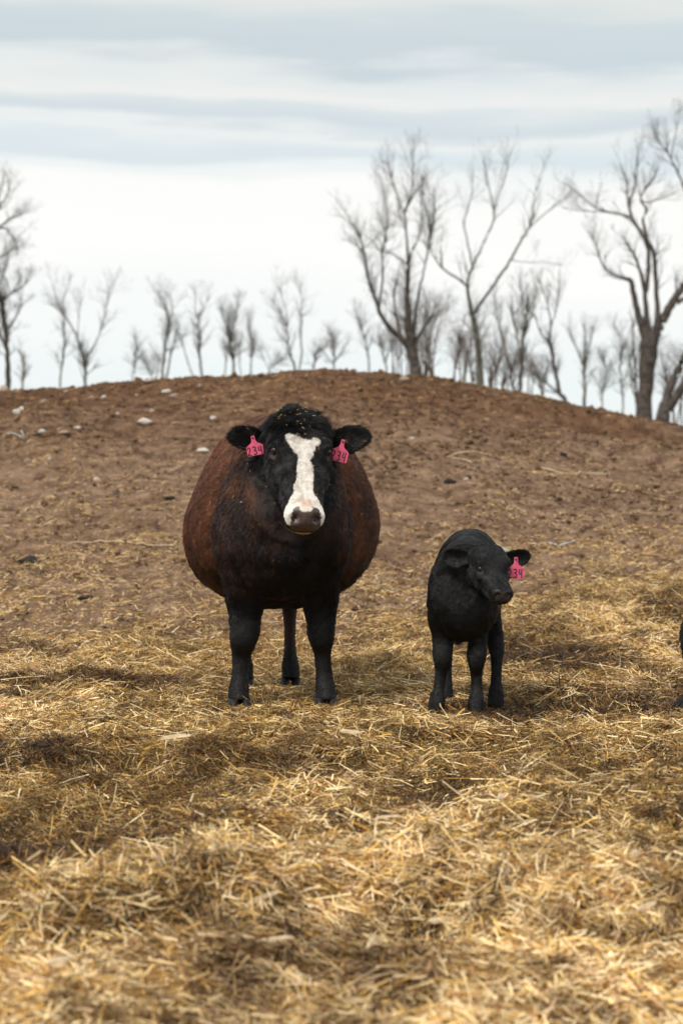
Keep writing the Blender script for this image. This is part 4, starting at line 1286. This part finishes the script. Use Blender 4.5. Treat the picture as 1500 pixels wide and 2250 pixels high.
# big trees on the right
T("largest bare tree at the right, broad forked trunk and a long limb reaching left", 75,
  [[(1415, 930, 40), (1418, 850, 36), (1424, 780, 44), (1430, 730, 44)],
   [(1418, 740, 24), (1404, 700, 17), (1392, 650, 14), (1384, 618, 12), (1372, 613, 9), (1352, 606, 6), (1325, 590, 4), (1312, 560, 3.4), (1303, 535, 2.8), (1290, 510, 2)],
   [(1424, 740, 20), (1420, 690, 14), (1416, 630, 11), (1406, 590, 8), (1396, 560, 6), (1388, 545, 3), (1378, 525, 1.6)],
   [(1420, 640, 10), (1426, 590, 10), (1427, 550, 10), (1420, 525, 10), (1408, 500, 8), (1392, 470, 6), (1384, 440, 4.4), (1383, 400, 3.6), (1370, 350, 2)],
   [(1440, 740, 22), (1444, 690, 14), (1440, 630, 11), (1436, 570, 10), (1428, 540, 9)],
   [(1424, 530, 9), (1420, 500, 8), (1416, 480, 6), (1424, 455, 6), (1412, 435, 4.5), (1422, 408, 3.6), (1440, 390, 3), (1452, 360, 2)],
   [(1392, 472, 5), (1370, 466, 4.4), (1345, 460, 4), (1318, 452, 3.2), (1290, 430, 2.4), (1262, 405, 1.8), (1245, 395, 1.4)],
   [(1345, 461, 3), (1315, 459, 2.4), (1280, 458, 1.8), (1240, 452, 1.2)],
   [(1440, 735, 24), (1458, 700, 22), (1480, 660, 19), (1500, 632, 17), (1530, 590, 14), (1550, 520, 10), (1560, 430, 7)],
   [(1488, 665, 12), (1510, 650, 9), (1540, 632, 7), (1580, 590, 5)],
   [(1410, 435, 4), (1430, 440, 3), (1460, 430, 2.4), (1485, 420, 1.8)],
   [(1384, 440, 4), (1398, 415, 3.5), (1404, 380, 3), (1410, 330, 2)]], 5, lvl=4, dens=.80, tl=.62, up=.5, depth=.5)
T("bare treetop crossing the upper right corner behind the largest tree", 80,
  [[(1540, 930, 40), (1550, 800, 34), (1552, 650, 26), (1530, 530, 14)],
   [(1532, 540, 10), (1515, 470, 7), (1498, 410, 5.5), (1480, 370, 4.4), (1462, 340, 3.4), (1442, 310, 2.4), (1430, 285, 1.6)],
   [(1470, 352, 3), (1472, 330, 2.6), (1478, 300, 2), (1482, 270, 1.4)],
   [(1498, 412, 4), (1510, 370, 3), (1512, 320, 2)]], 15, lvl=4, dens=.75, tl=.62, up=.5, depth=.5)
T("thick leaning trunk at the right edge beside the largest tree", 70,
  [[(1455, 930, 36), (1462, 880, 24), (1480, 830, 20), (1505, 780, 17), (1540, 730, 12)],
   [(1468, 900, 22), (1490, 860, 20), (1520, 810, 18), (1560, 760, 14)]], 25, lvl=3, dens=.8, tl=.5, up=.4, depth=.5)
T("many-stemmed bare tree behind the crest with a bushy dark lower crown", 85,
  [[(914, 850, 30), (910, 800, 28), (902, 750, 26), (896, 700, 18), (895, 640, 11), (896, 590, 8)],
   [(905, 770, 18), (880, 740, 14), (855, 720, 12), (835, 690, 10), (825, 660, 8), (812, 630, 6.5), (806, 600, 5), (800, 560, 4.4), (790, 530, 4), (780, 510, 3.2), (768, 490, 2), (756, 470, 1.3)],
   [(832, 680, 6), (837, 640, 5), (840, 600, 4.6), (838, 555, 4.4), (842, 535, 3.6), (850, 500, 2.6), (848, 440, 2)],
   [(896, 640, 9), (897, 590, 7), (894, 550, 6), (892, 500, 5), (888, 470, 4.4), (896, 445, 3.5), (903, 420, 3), (906, 380, 2.2), (904, 340, 1.4)],
   [(888, 472, 3.6), (876, 440, 3), (866, 410, 2.5), (856, 375, 2), (850, 350, 1.2)],
   [(897, 580, 6), (905, 550, 4.8), (918, 525, 4), (925, 500, 3.2), (928, 460, 2.4), (922, 410, 1.8)],
   [(908, 740, 12), (914, 690, 8), (920, 640, 6), (930, 600, 4.4), (940, 560, 4), (946, 520, 3.6), (944, 480, 3), (935, 430, 2.2), (930, 380, 1.6)],
   [(946, 520, 3.6), (955, 490, 3), (958, 440, 2.4), (956, 400, 1.6)],
   [(895, 582, 4), (875, 565, 3.2), (858, 555, 2.8), (838, 550, 2.2), (815, 525, 1.8)],
   [(842, 552, 3), (848, 520, 2.4), (846, 460, 1.8), (842, 410, 1.2)],
   [(880, 740, 8), (872, 700, 6), (866, 660, 4.5), (872, 610, 3)],
   [(905, 760, 12), (925, 730, 8), (945, 700, 5), (960, 670, 3)]], 35, lvl=4, dens=.78, tl=.66, up=.5, depth=.7)
T("slender tree forking into wide pale upswept limbs above the crest", 85,
  [[(1056, 855, 18), (1053, 800, 16), (1048, 740, 14), (1040, 700, 13), (1036, 690, 12)],
   [(1036, 695, 11), (1030, 660, 9), (1026, 630, 7.5), (1030, 605, 6), (1036, 588, 5.5)],
   [(1028, 632, 6.5), (1010, 615, 5.5), (990, 602, 5), (972, 588, 4.4), (958, 570, 3.6), (948, 550, 3), (944, 520, 2.4), (946, 490, 1.8)],
   [(1036, 588, 4.5), (1030, 555, 3.8), (1022, 525, 3.2), (1016, 495, 2.8), (1026, 460, 2.2), (1034, 420, 1.8), (1034, 385, 1.2)],
   [(1036, 588, 5.5), (1052, 555, 5), (1068, 520, 4.6), (1082, 490, 4.4), (1086, 470, 3.8), (1080, 430, 3), (1072, 390, 2.2), (1064, 350, 1.4)],
   [(1086, 470, 3.6), (1094, 430, 2.8), (1110, 390, 2.2), (1116, 350, 1.6), (1124, 325, 1.1)],
   [(1038, 695, 9), (1056, 665, 8), (1078, 635, 7), (1098, 605, 6.4), (1118, 575, 5.8), (1134, 545, 5), (1152, 515, 4.2), (1164, 490, 3.4), (1166, 450, 2.6), (1176, 410, 2), (1188, 370, 1.2)],
   [(1156, 508, 3), (1180, 485, 2.4), (1210, 460, 1.8), (1232, 445, 1.1)],
   [(972, 590, 3), (970, 570, 2.6), (968, 550, 1.8)],
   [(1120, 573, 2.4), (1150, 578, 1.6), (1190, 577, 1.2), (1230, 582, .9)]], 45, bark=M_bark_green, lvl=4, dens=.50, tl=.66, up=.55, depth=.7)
T("dense upright twiggy tree right of the slender forked tree", 100,
  [[(1142, 880, 12), (1144, 820, 10), (1148, 750, 8), (1156, 700, 6), (1160, 660, 4)],
   [(1130, 870, 7), (1120, 800, 6), (1108, 740, 4.5), (1098, 690, 3), (1092, 640, 2)],
   [(1144, 790, 6), (1132, 730, 4), (1120, 680, 3)],
   [(1150, 740, 5), (1172, 680, 3.6), (1182, 630, 2.4)],
   [(1148, 745, 5), (1150, 680, 3.5), (1146, 620, 2.4)]], 55, lvl=4, dens=1.1, tl=.50, up=.9, spread=.5)
T("leaning bare tree rising leftward from the slope right of centre", 90,
  [[(1244, 895, 12), (1230, 865, 10), (1220, 820, 8), (1212, 770, 8), (1206, 750, 6)],
   [(1207, 752, 5), (1210, 710, 4), (1206, 680, 3.4), (1196, 640, 2.4), (1184, 610, 1.4)],
   [(1208, 720, 3.6), (1220, 690, 3), (1228, 650, 2.4), (1232, 590, 1.4)],
   [(1206, 752, 5), (1190, 735, 4), (1182, 710, 3), (1176, 690, 2)],
   [(1230, 865, 6), (1210, 850, 4.5), (1192, 832, 3.4), (1176, 820, 2)]], 65, lvl=4, dens=.75, tl=.5, up=.5)
T("slim bare tree with a feathery round top between the leaning tree and the largest tree", 105,
  [[(1283, 900, 10), (1284, 850, 8), (1282, 800, 6), (1286, 760, 4.5), (1284, 720, 3)],
   [(1282, 805, 5), (1270, 770, 4), (1256, 740, 2.6), (1250, 715, 1.6)],
   [(1284, 800, 5), (1294, 760, 3.6), (1300, 720, 2.4)]], 75, lvl=4, dens=.9, tl=.45, up=.9, spread=.5)
T("thin bare tree just left of the largest trunk", 95,
  [[(1399, 925, 7), (1398, 880, 6), (1396, 820, 5), (1392, 760, 4), (1390, 710, 3)],
   [(1398, 850, 4), (1386, 820, 3), (1380, 780, 2.2), (1364, 740, 1.6)],
   [(1396, 800, 3), (1404, 770, 2)]], 85, lvl=3, dens=1.0, tl=.5, up=.6)
T("thin crooked bare sapling between the feathery tree and the largest trunk", 110,
  [[(1368, 915, 5), (1367, 860, 4.4), (1362, 800, 4), (1366, 760, 3), (1352, 720, 2)],
   [(1366, 850, 3), (1378, 810, 2.4), (1384, 770, 1.6)]], 95, lvl=3, dens=1.0, tl=.5, up=.6)
T("faint small bare tree standing right of the feathery one", 120,
  [[(1322, 905, 4), (1324, 860, 3.4), (1330, 820, 2.8), (1326, 790, 2)]], 96, lvl=3, dens=1.3, tl=.5, up=.6)
# left of centre, smaller and farther
T("tall tangled bare tree cut off by the left edge, lowest crown over a dark trunk", 80,
  [[(18, 870, 14), (16, 800, 12), (14, 740, 12), (10, 700, 10), (2, 660, 8), (-14, 600, 8)],
   [(10, 700, 7), (2, 670, 5), (20, 645, 4), (38, 632, 3.5), (52, 620, 2.4)],
   [(6, 680, 5), (-4, 640, 4), (14, 600, 3), (24, 560, 2)],
   [(12, 730, 6), (30, 700, 4), (44, 670, 2.6)],
   [(14, 760, 6), (-6, 720, 5), (-20, 660, 4)]], 105, lvl=4, dens=1.1, tl=.55, up=.4)
T("high bare crown reaching in at the left edge above the tangled tree", 75,
  [[(-60, 870, 40), (-62, 740, 34), (-58, 620, 22), (-50, 560, 16)],
   [(-50, 562, 12), (-30, 530, 8), (-10, 505, 6), (8, 490, 4.5), (24, 478, 3.4), (40, 470, 2.4), (54, 465, 1.6)],
   [(-10, 505, 5), (8, 500, 4), (20, 510, 3), (34, 530, 2), (38, 560, 1.4)],
   [(-30, 530, 7), (-16, 480, 5), (-2, 450, 4), (14, 425, 2.6), (20, 400, 1.6)],
   [(-50, 560, 8), (-20, 575, 5), (6, 560, 3.6), (28, 545, 2.2)],
   [(-6, 455, 3.6), (-2, 420, 2.4), (6, 395, 1.6)]], 115, lvl=4, dens=.9, tl=.55, up=.25, depth=.4)
T("short broken dark stem at the left end of the crest", 100,
  [[(50, 865, 6), (52, 830, 6), (53, 800, 6), (48, 780, 3.5)], [(52, 805, 3), (46, 780, 2), (44, 760, 1.4)]], 125, lvl=2, dens=.8, tl=.4)
T("wide V-shaped bare tree on the left part of the crest", 105,
  [[(187, 860, 9), (187, 820, 8), (184, 790, 7.5), (180, 772, 7)],
   [(181, 775, 5.6), (170, 745, 4.6), (156, 715, 4.2), (142, 695, 4), (130, 675, 3.4), (120, 650, 2.4), (112, 620, 1.5)],
   [(187, 815, 4.5), (196, 780, 4), (210, 755, 3.6), (224, 725, 3.2), (232, 695, 2.8), (240, 660, 2.2), (240, 630, 1.5)],
   [(142, 697, 3.4), (136, 660, 2.6), (140, 640, 1.8)],
   [(170, 745, 3), (172, 700, 2), (178, 660, 1.4)],
   [(240, 660, 2), (252, 625, 1.4)]], 135, lvl=4, dens=.75, tl=.55, up=.5, depth=.6)
T("thin dark stem left of the V-shaped tree", 115,
  [[(132, 860, 5), (136, 800, 4.5), (142, 750, 4), (140, 720, 2.6), (136, 690, 1.6)]], 145, lvl=3, dens=.9, tl=.45, up=.7)
T("very small wispy bare tree right of the V-shaped tree", 125,
  [[(292, 850, 4), (295, 810, 3.4), (298, 775, 2.6), (298, 745, 1.8)]], 155, lvl=3, dens=1.0, tl=.4, up=.7)
T("bare tree with a tall double stem on the left half of the crest", 105,
  [[(357, 845, 8), (360, 800, 6.5), (364, 750, 5), (370, 715, 4.4), (366, 680, 3.4)],
   [(364, 840, 6), (374, 790, 5), (384, 750, 4), (392, 725, 3)],
   [(370, 716, 4), (368, 690, 3.4), (358, 660, 2.8), (348, 640, 2)],
   [(370, 712, 3), (378, 680, 2.4), (374, 650, 1.6)]], 165, lvl=4, dens=.9, tl=.5, up=.6)
T("bare tree with a straight dark stem and open forked top, beside the double stem", 108,
  [[(441, 832, 6.5), (440, 790, 6), (437, 750, 5), (434, 710, 4), (440, 680, 3)],
   [(434, 712, 3), (446, 680, 2.4), (460, 650, 1.5)],
   [(432, 700, 2.6), (430, 670, 2), (432, 645, 1.4)],
   [(426, 832, 4), (414, 800, 3.4), (402, 760, 3), (392, 730, 2)]], 175, lvl=4, dens=.8, tl=.45, up=.7)
T("small dense broom-shaped bare tree left of centre", 108,
  [[(514, 826, 7), (512, 790, 6), (506, 760, 6), (503, 730, 5), (502, 700, 3)],
   [(506, 765, 4), (498, 720, 3), (488, 680, 2)],
   [(506, 760, 4), (514, 710, 3), (524, 670, 2)],
   [(494, 826, 4), (496, 790, 3), (500, 765, 2.6)]], 185, lvl=4, dens=1.2, tl=.45, up=1.1, spread=.45)
T("pale fine-twigged bare sapling right of the broom-shaped tree", 118,
  [[(550, 826, 4.4), (553, 780, 3.6), (550, 740, 3), (546, 700, 2)],
   [(530, 826, 3), (524, 780, 2.4), (530, 740, 2)]], 195, lvl=4, dens=.9, tl=.42, up=1.0, spread=.45, twig=M_brush)
T("twin-stemmed bare tree near the middle of the crest", 105,
  [[(648, 822, 7), (640, 790, 6), (632, 750, 5), (628, 720, 4.4), (618, 690, 3), (600, 660, 2)],
   [(655, 822, 5), (662, 780, 4.6), (661, 740, 4), (660, 700, 3.6), (662, 660, 2.6), (660, 620, 1.6)],
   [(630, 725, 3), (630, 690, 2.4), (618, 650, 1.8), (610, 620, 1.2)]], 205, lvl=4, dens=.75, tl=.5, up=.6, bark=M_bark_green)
T("low wispy bare tree between the twin-stemmed tree and the many-stemmed tree", 120,
  [[(735, 826, 4.5), (733, 790, 4), (730, 760, 3), (726, 735, 2)],
   [(733, 800, 3), (716, 780, 2.4), (704, 760, 1.6)],
   [(734, 795, 3), (750, 775, 2.4), (762, 755, 1.6)]], 215, lvl=4, dens=.9, tl=.45, up=.5, twig=M_brush)
T("short curved sapling low on the crest left of the low wispy tree", 118,
  [[(690, 822, 5), (690, 800, 4), (694, 780, 3.4), (704, 765, 2)]], 216, lvl=3, dens=.8, tl=.4, up=.5)
T("slim pale bare tree left of the many-stemmed tree", 110,
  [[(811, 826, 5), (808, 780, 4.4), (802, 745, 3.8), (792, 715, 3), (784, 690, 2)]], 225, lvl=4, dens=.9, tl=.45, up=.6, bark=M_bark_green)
T("slim bare tree close beside the many-stemmed trunk, forked low", 112,
  [[(848, 830, 5), (846, 795, 4), (838, 765, 3), (832, 740, 2)], [(846, 795, 3), (854, 770, 2.4), (862, 745, 1.6)]], 226, lvl=4, dens=.9, tl=.4, up=.6)
# brushwood between the trunks on the right
bl = [("grey-brown brush right against the many-stemmed trunk", 950, 845, 130, 95), ("reddish brush between the many-stemmed and the slender tree", 1005, 850, 160, 96),
      ("round brown bush behind the slender trunk", 1085, 865, 130, 98), ("brown bush filling the gap left of the dense upright tree", 1112, 868, 90, 92),
      ("tall tangled brush left of the many-stemmed trunk", 880, 835, 150, 100), ("low brown bush right of the dense upright tree", 1178, 880, 90, 97),
      ("dark brush tight behind the lower trunk of the many-stemmed tree", 930, 840, 190, 90), ("brown brush under the leaning trunk at the right edge", 1482, 925, 150, 85),
      ("thin grey brush between the slender tree and the dense upright tree", 1040, 858, 120, 105)]
for k, (lab, px, row, hh, dd) in enumerate(bl):
    rr = np.random.default_rng(400 + k)
    st = []
    for q in range(5):
        x = px + rr.uniform(-18, 18); lean = rr.uniform(-34, 34); h_ = hh * rr.uniform(.6, 1)
        st.append([(x, row + 8, 5), (x + lean * .2, row - h_ * .35, 3.6), (x + lean * .6, row - h_ * .7, 2.4), (x + lean, row - h_, 1.2)])
    T(lab, dd, st, 500 + k, cat="bush", name="bush", lvl=4, dens=.85, tl=.55, up=.45, spread=.7, twig=M_brush, group="brushwood behind the mound", bark=M_brush)
T("low twigs on the crest at the left of the double-stemmed tree", 120, [[(335, 850, 3), (328, 815, 2.4), (318, 790, 1.6)], [(340, 850, 3), (346, 820, 2), (352, 790, 1.4)]], 601, cat="bush", name="bush", lvl=3, dens=1.1, tl=.45, up=.3, group="brushwood behind the mound", twig=M_brush)
T("low arching twigs on the crest right of the pale sapling", 120, [[(590, 825, 3), (600, 805, 2.4), (616, 790, 1.6)], [(600, 825, 3), (585, 800, 2), (575, 780, 1.4)]], 602, cat="bush", name="bush", lvl=3, dens=1.0, tl=.45, up=.3, group="brushwood behind the mound", twig=M_brush)
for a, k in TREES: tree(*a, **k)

# ------------------------------------------------------------------ stones, dung, splinters and other single things
def rock(label, px, row, w, h, mat, seed, cat="stone", name="stone", rough=.3, sink=.25, group=None, rot=None):
    p = place(px, row)
    m = w / F * p[1] / 2
    ratio = min(1.2, max(.35, h / w * 1.0))
    me = lump_mesh(name, mat, rough, 3, seed, ratio)
    for f in me.polygons: f.use_smooth = True
    o = link(name, me); o.scale = (m, m, m); o.location = (p[0], p[1], p[2] + m * ratio * (1 - sink) * .6)
    o.rotation_euler = (0, 0, rot if rot is not None else (seed * 1.7) % 6.28)
    tag(o, label, cat, group)
    return o
G = "pale stones scattered over the mound"
for i, (lab, px, row, w, h, m) in enumerate([
    ("flat white angular stone, largest, left of the cow's ear on the mound", 318, 931, 30, 17, M_stone),
    ("white stone just under the crest left of centre", 366, 864, 20, 12, M_stone),
    ("grey flat stone touching the white stone under the crest", 382, 873, 20, 11, M_stone_tan),
    ("long pale stone on the far left of the mound", 36, 910, 18, 14, M_stone),
    ("smaller pale stone joined to the long one on the far left", 47, 903, 14, 12, M_stone),
    ("round pale stone on the crest at the left edge", 8, 862, 22, 20, M_stone_tan),
    ("tan stone a little below the crest at the left", 97, 886, 20, 11, M_stone_tan),
    ("whitish stone set in the dark hole on the left", 92, 952, 16, 10, M_stone),
    ("pinkish stone at the right of the dark hole on the left", 140, 954, 24, 10, M_stone_tan),
    ("small white stone right of the dark hole", 170, 943, 17, 9, M_stone),
    ("small round white stone in the middle of the left slope", 212, 1056, 13, 9, M_stone),
    ("tiny white pebble on the left slope above the round one", 109, 1011, 8, 8, M_stone),
    ("small pink stone on the left slope", 59, 1016, 14, 10, M_stone_tan),
    ("white stone half hidden beside the cow's left flank", 446, 993, 24, 12, M_stone),
    ("pale stone above the cow's back near the ear", 468, 922, 13, 9, M_stone),
    ("tan stone on the left slope under the crest", 334, 906, 13, 10, M_stone_tan),
    ("pale chip on the left slope below the crest", 203, 877, 11, 10, M_stone_tan),
    ("greyish chip next to the pale chip below the crest", 228, 876, 11, 9, M_stone),
    ("small tan stone on the upper left slope", 145, 862, 12, 8, M_stone_tan),
    ("flat tan stone lying on the crest left of centre", 330, 841, 24, 7, M_stone_tan),
    ("little stone left of the cow's poll under the crest", 438, 850, 10, 8, M_stone_tan),
    ("pale stone on the crest right of the cow", 888, 837, 22, 13, M_stone_tan),
    ("tiny white stone on the slope right of the cow", 905, 967, 11, 8, M_stone),
    ("small white stone halfway down the slope right of the cow", 1024, 1057, 12, 7, M_stone),
    ("pale flat stone right of the calf's tagged ear", 1264, 1252, 20, 8, M_stone_tan),
    ("tan stone down the slope at the right, near the straw edge", 1424, 1296, 18, 12, M_stone_tan),
    ("low pale stone near the right edge on the slope", 1388, 1284, 16, 9, M_stone_tan),
    ("pale pebble on the middle left slope", 258, 912, 10, 7, M_stone),
    ("little pale pebble between the crest stone and the large angular stone", 300, 870, 9, 6, M_stone_tan),
    ("small tan pebble near the foot of the left slope", 390, 1033, 15, 7, M_stone_tan)]):
    rock(lab, px, row, w, h, m, i + 1, group=G, rot=((i * 37) % 60 - 30) / 60)
rock("greenish pale boulder behind the calf's head", 1100, 1219, 50, 18, M_stone_green, 77, rot=0.1)
DG = "dark clods and dung on the ground"
for i, (lab, px, row, w, h) in enumerate([
    ("black dung heap on the left slope above the straw", 66, 1240, 66, 24),
    ("dark clod in the hole at the upper left", 86, 960, 30, 12),
    ("dark clod right of the cow on the slope", 988, 1062, 26, 16),
    ("dark dung lump left of the cow's legs", 186, 1318, 36, 12),
    ("dark dung patch at the left edge in the straw", 40, 1500, 80, 18),
    ("dark muddy lump in the straw between calf and right edge", 1225, 1500, 34, 12),
    ("dark clod in the hollow at the right of the yard", 1322, 1448, 40, 16),
    ("dark clod on the right slope above the calf", 1236, 1002, 14, 9),
    ("brown clod at the foot of the slope right of the calf", 1290, 1300, 26, 10),
    ("dark clod low on the left slope", 370, 1098, 24, 10)]):
    rock(lab, px, row, w, h, M_dung, 40 + i, "clod", "clod", .5, .5, DG, rot=0.0)

def splinter(label, px, row, lp, wp, ang, mat, seed, name="wood_splinter", cat="wood splinter", group="pale splinters of wood lying on the straw", lift=.082):
    r = np.random.default_rng(seed); p = place(px, row)
    L = lp / F * p[1]; W = wp / F * p[1]
    k = 7; t = np.linspace(-.5, .5, k)
    bm = bmesh.new(); rows = []
    for tt in t:
        wv = W * .5 * (1 - abs(tt * 2) ** 3 * .7) * r.uniform(.75, 1.15); b = L * .05 * (0.25 - tt * tt) * 4
        thk = W * .22
        rows.append([bm.verts.new((tt * L, -wv, b)), bm.verts.new((tt * L, -wv * .2, b + thk)), bm.verts.new((tt * L, wv, b + thk * r.uniform(0, .6))), bm.verts.new((tt * L, wv * .6, b - thk * .4)), bm.verts.new((tt * L, -wv * .6, b - thk * .5))])
    for i in range(k - 1):
        for j in range(5): bm.faces.new((rows[i][j], rows[i][(j + 1) % 5], rows[i + 1][(j + 1) % 5], rows[i + 1][j]))
    bm.faces.new(rows[0][::-1]); bm.faces.new(rows[-1])
    bmesh.ops.recalc_face_normals(bm, faces=bm.faces)
    me = bpy.data.meshes.new(name); bm.to_mesh(me); bm.free(); me.materials.append(mat)
    o = link(name, me); o.location = (p[0], p[1], p[2] + lift)
    # ang: slant seen in the photo; lying on the ground the slant comes mostly from depth
    o.rotation_euler = (r.uniform(.3, .8), -math.radians(ang) * .35, math.radians(ang) * 1.6)
    tag(o, label, cat, group)
for i, a in enumerate([
    ("broad pale splinter in the foreground left of centre", 575, 2045, 108, 15, 28),
    ("short pale stick in the right foreground", 1420, 2062, 66, 13, 24),
    ("cream shred of husk on the straw left of the cow's hooves", 388, 1668, 76, 17, 12),
    ("pale chip at the bottom below the centre", 815, 2140, 60, 14, 45),
    ("pale curved shaving in the straw, middle left", 770, 1655, 50, 11, -8),
    ("short white stick standing out in the straw left of centre", 423, 1807, 40, 10, -60),
    ("long yellow stalk lying in front of the cow", 850, 1855, 66, 10, 10),
    ("pale stick near the right edge of the foreground", 1394, 1940, 30, 12, 30),
    ("wide cream chip in the blurred foreground right of centre", 980, 2095, 76, 17, 6),
    ("wide pale shred in the blurred foreground, centre", 600, 2138, 90, 15, 12),
    ("cream chip in the blurred left foreground", 130, 2190, 60, 20, 20),
    ("long blurred splinter in the left foreground", 490, 2130, 140, 13, -4),
    ("pale upright shred at the bottom edge left of centre", 655, 2225, 64, 16, -50),
    ("pale upright stub right of the centre foreground", 1105, 1985, 34, 9, 75),
    ("white scrap lying right of centre in the yard", 1100, 1806, 26, 16, 40)]):
    splinter(*a, M_wood, 700 + i)
def strand(label, pts, w, mat, name="twine", cat="twine", group="strands of old twine on the slope"):
    W = np.array([place(a, b) + np.array([0, 0, .012]) for a, b in pts])
    S = resample(W, len(W) * 6); g = H(S[:, 0], S[:, 1]); S[:, 2] = np.maximum(S[:, 2], g + .01)
    c = S[0].copy(); rad = np.full(len(S), w / F * c[1] / 2)
    V, f = tubes((S - c)[None], rad[None], 6)
    o = link(name, mesh_np(name, V, f, mat)); o.location = tuple(c)
    tag(o, label, cat, group)
strand("thin white strand looping beside the dark hole at the far left", [(14, 962), (22, 953), (40, 958), (52, 962), (46, 948)], 2.0, M_twine)
strand("pale string lying across the slope right of the cow", [(988, 1006), (1010, 998), (1040, 996), (1080, 1004)], 2.6, M_wood)
strand("pale string end curving below the first, right of the cow", [(990, 1008), (1020, 1012), (1036, 1020)], 2.2, M_wood)
strand("long pale string across the right slope", [(1180, 1030), (1200, 1034), (1250, 1044), (1290, 1042), (1340, 1046)], 3.0, M_wood)
strand("greyish curved strand low on the right slope", [(1205, 1196), (1225, 1202), (1246, 1198), (1262, 1192)], 4.0, M_twine)
strand("long dry stalk across the left slope", [(155, 1196), (200, 1196), (260, 1194), (320, 1200), (380, 1204)], 3.2, M_wood)
strand("curved reddish brown twig among the straw at the right edge", [(1432, 1500), (1440, 1535), (1460, 1575), (1480, 1606)], 5.0, M_bark, "stalk", "stalk", None)
strand("long bent straw in front of the calf's hooves", [(866, 1562), (905, 1560), (945, 1566), (985, 1580)], 5.0, M_wood, "stalk", "stalk", None)
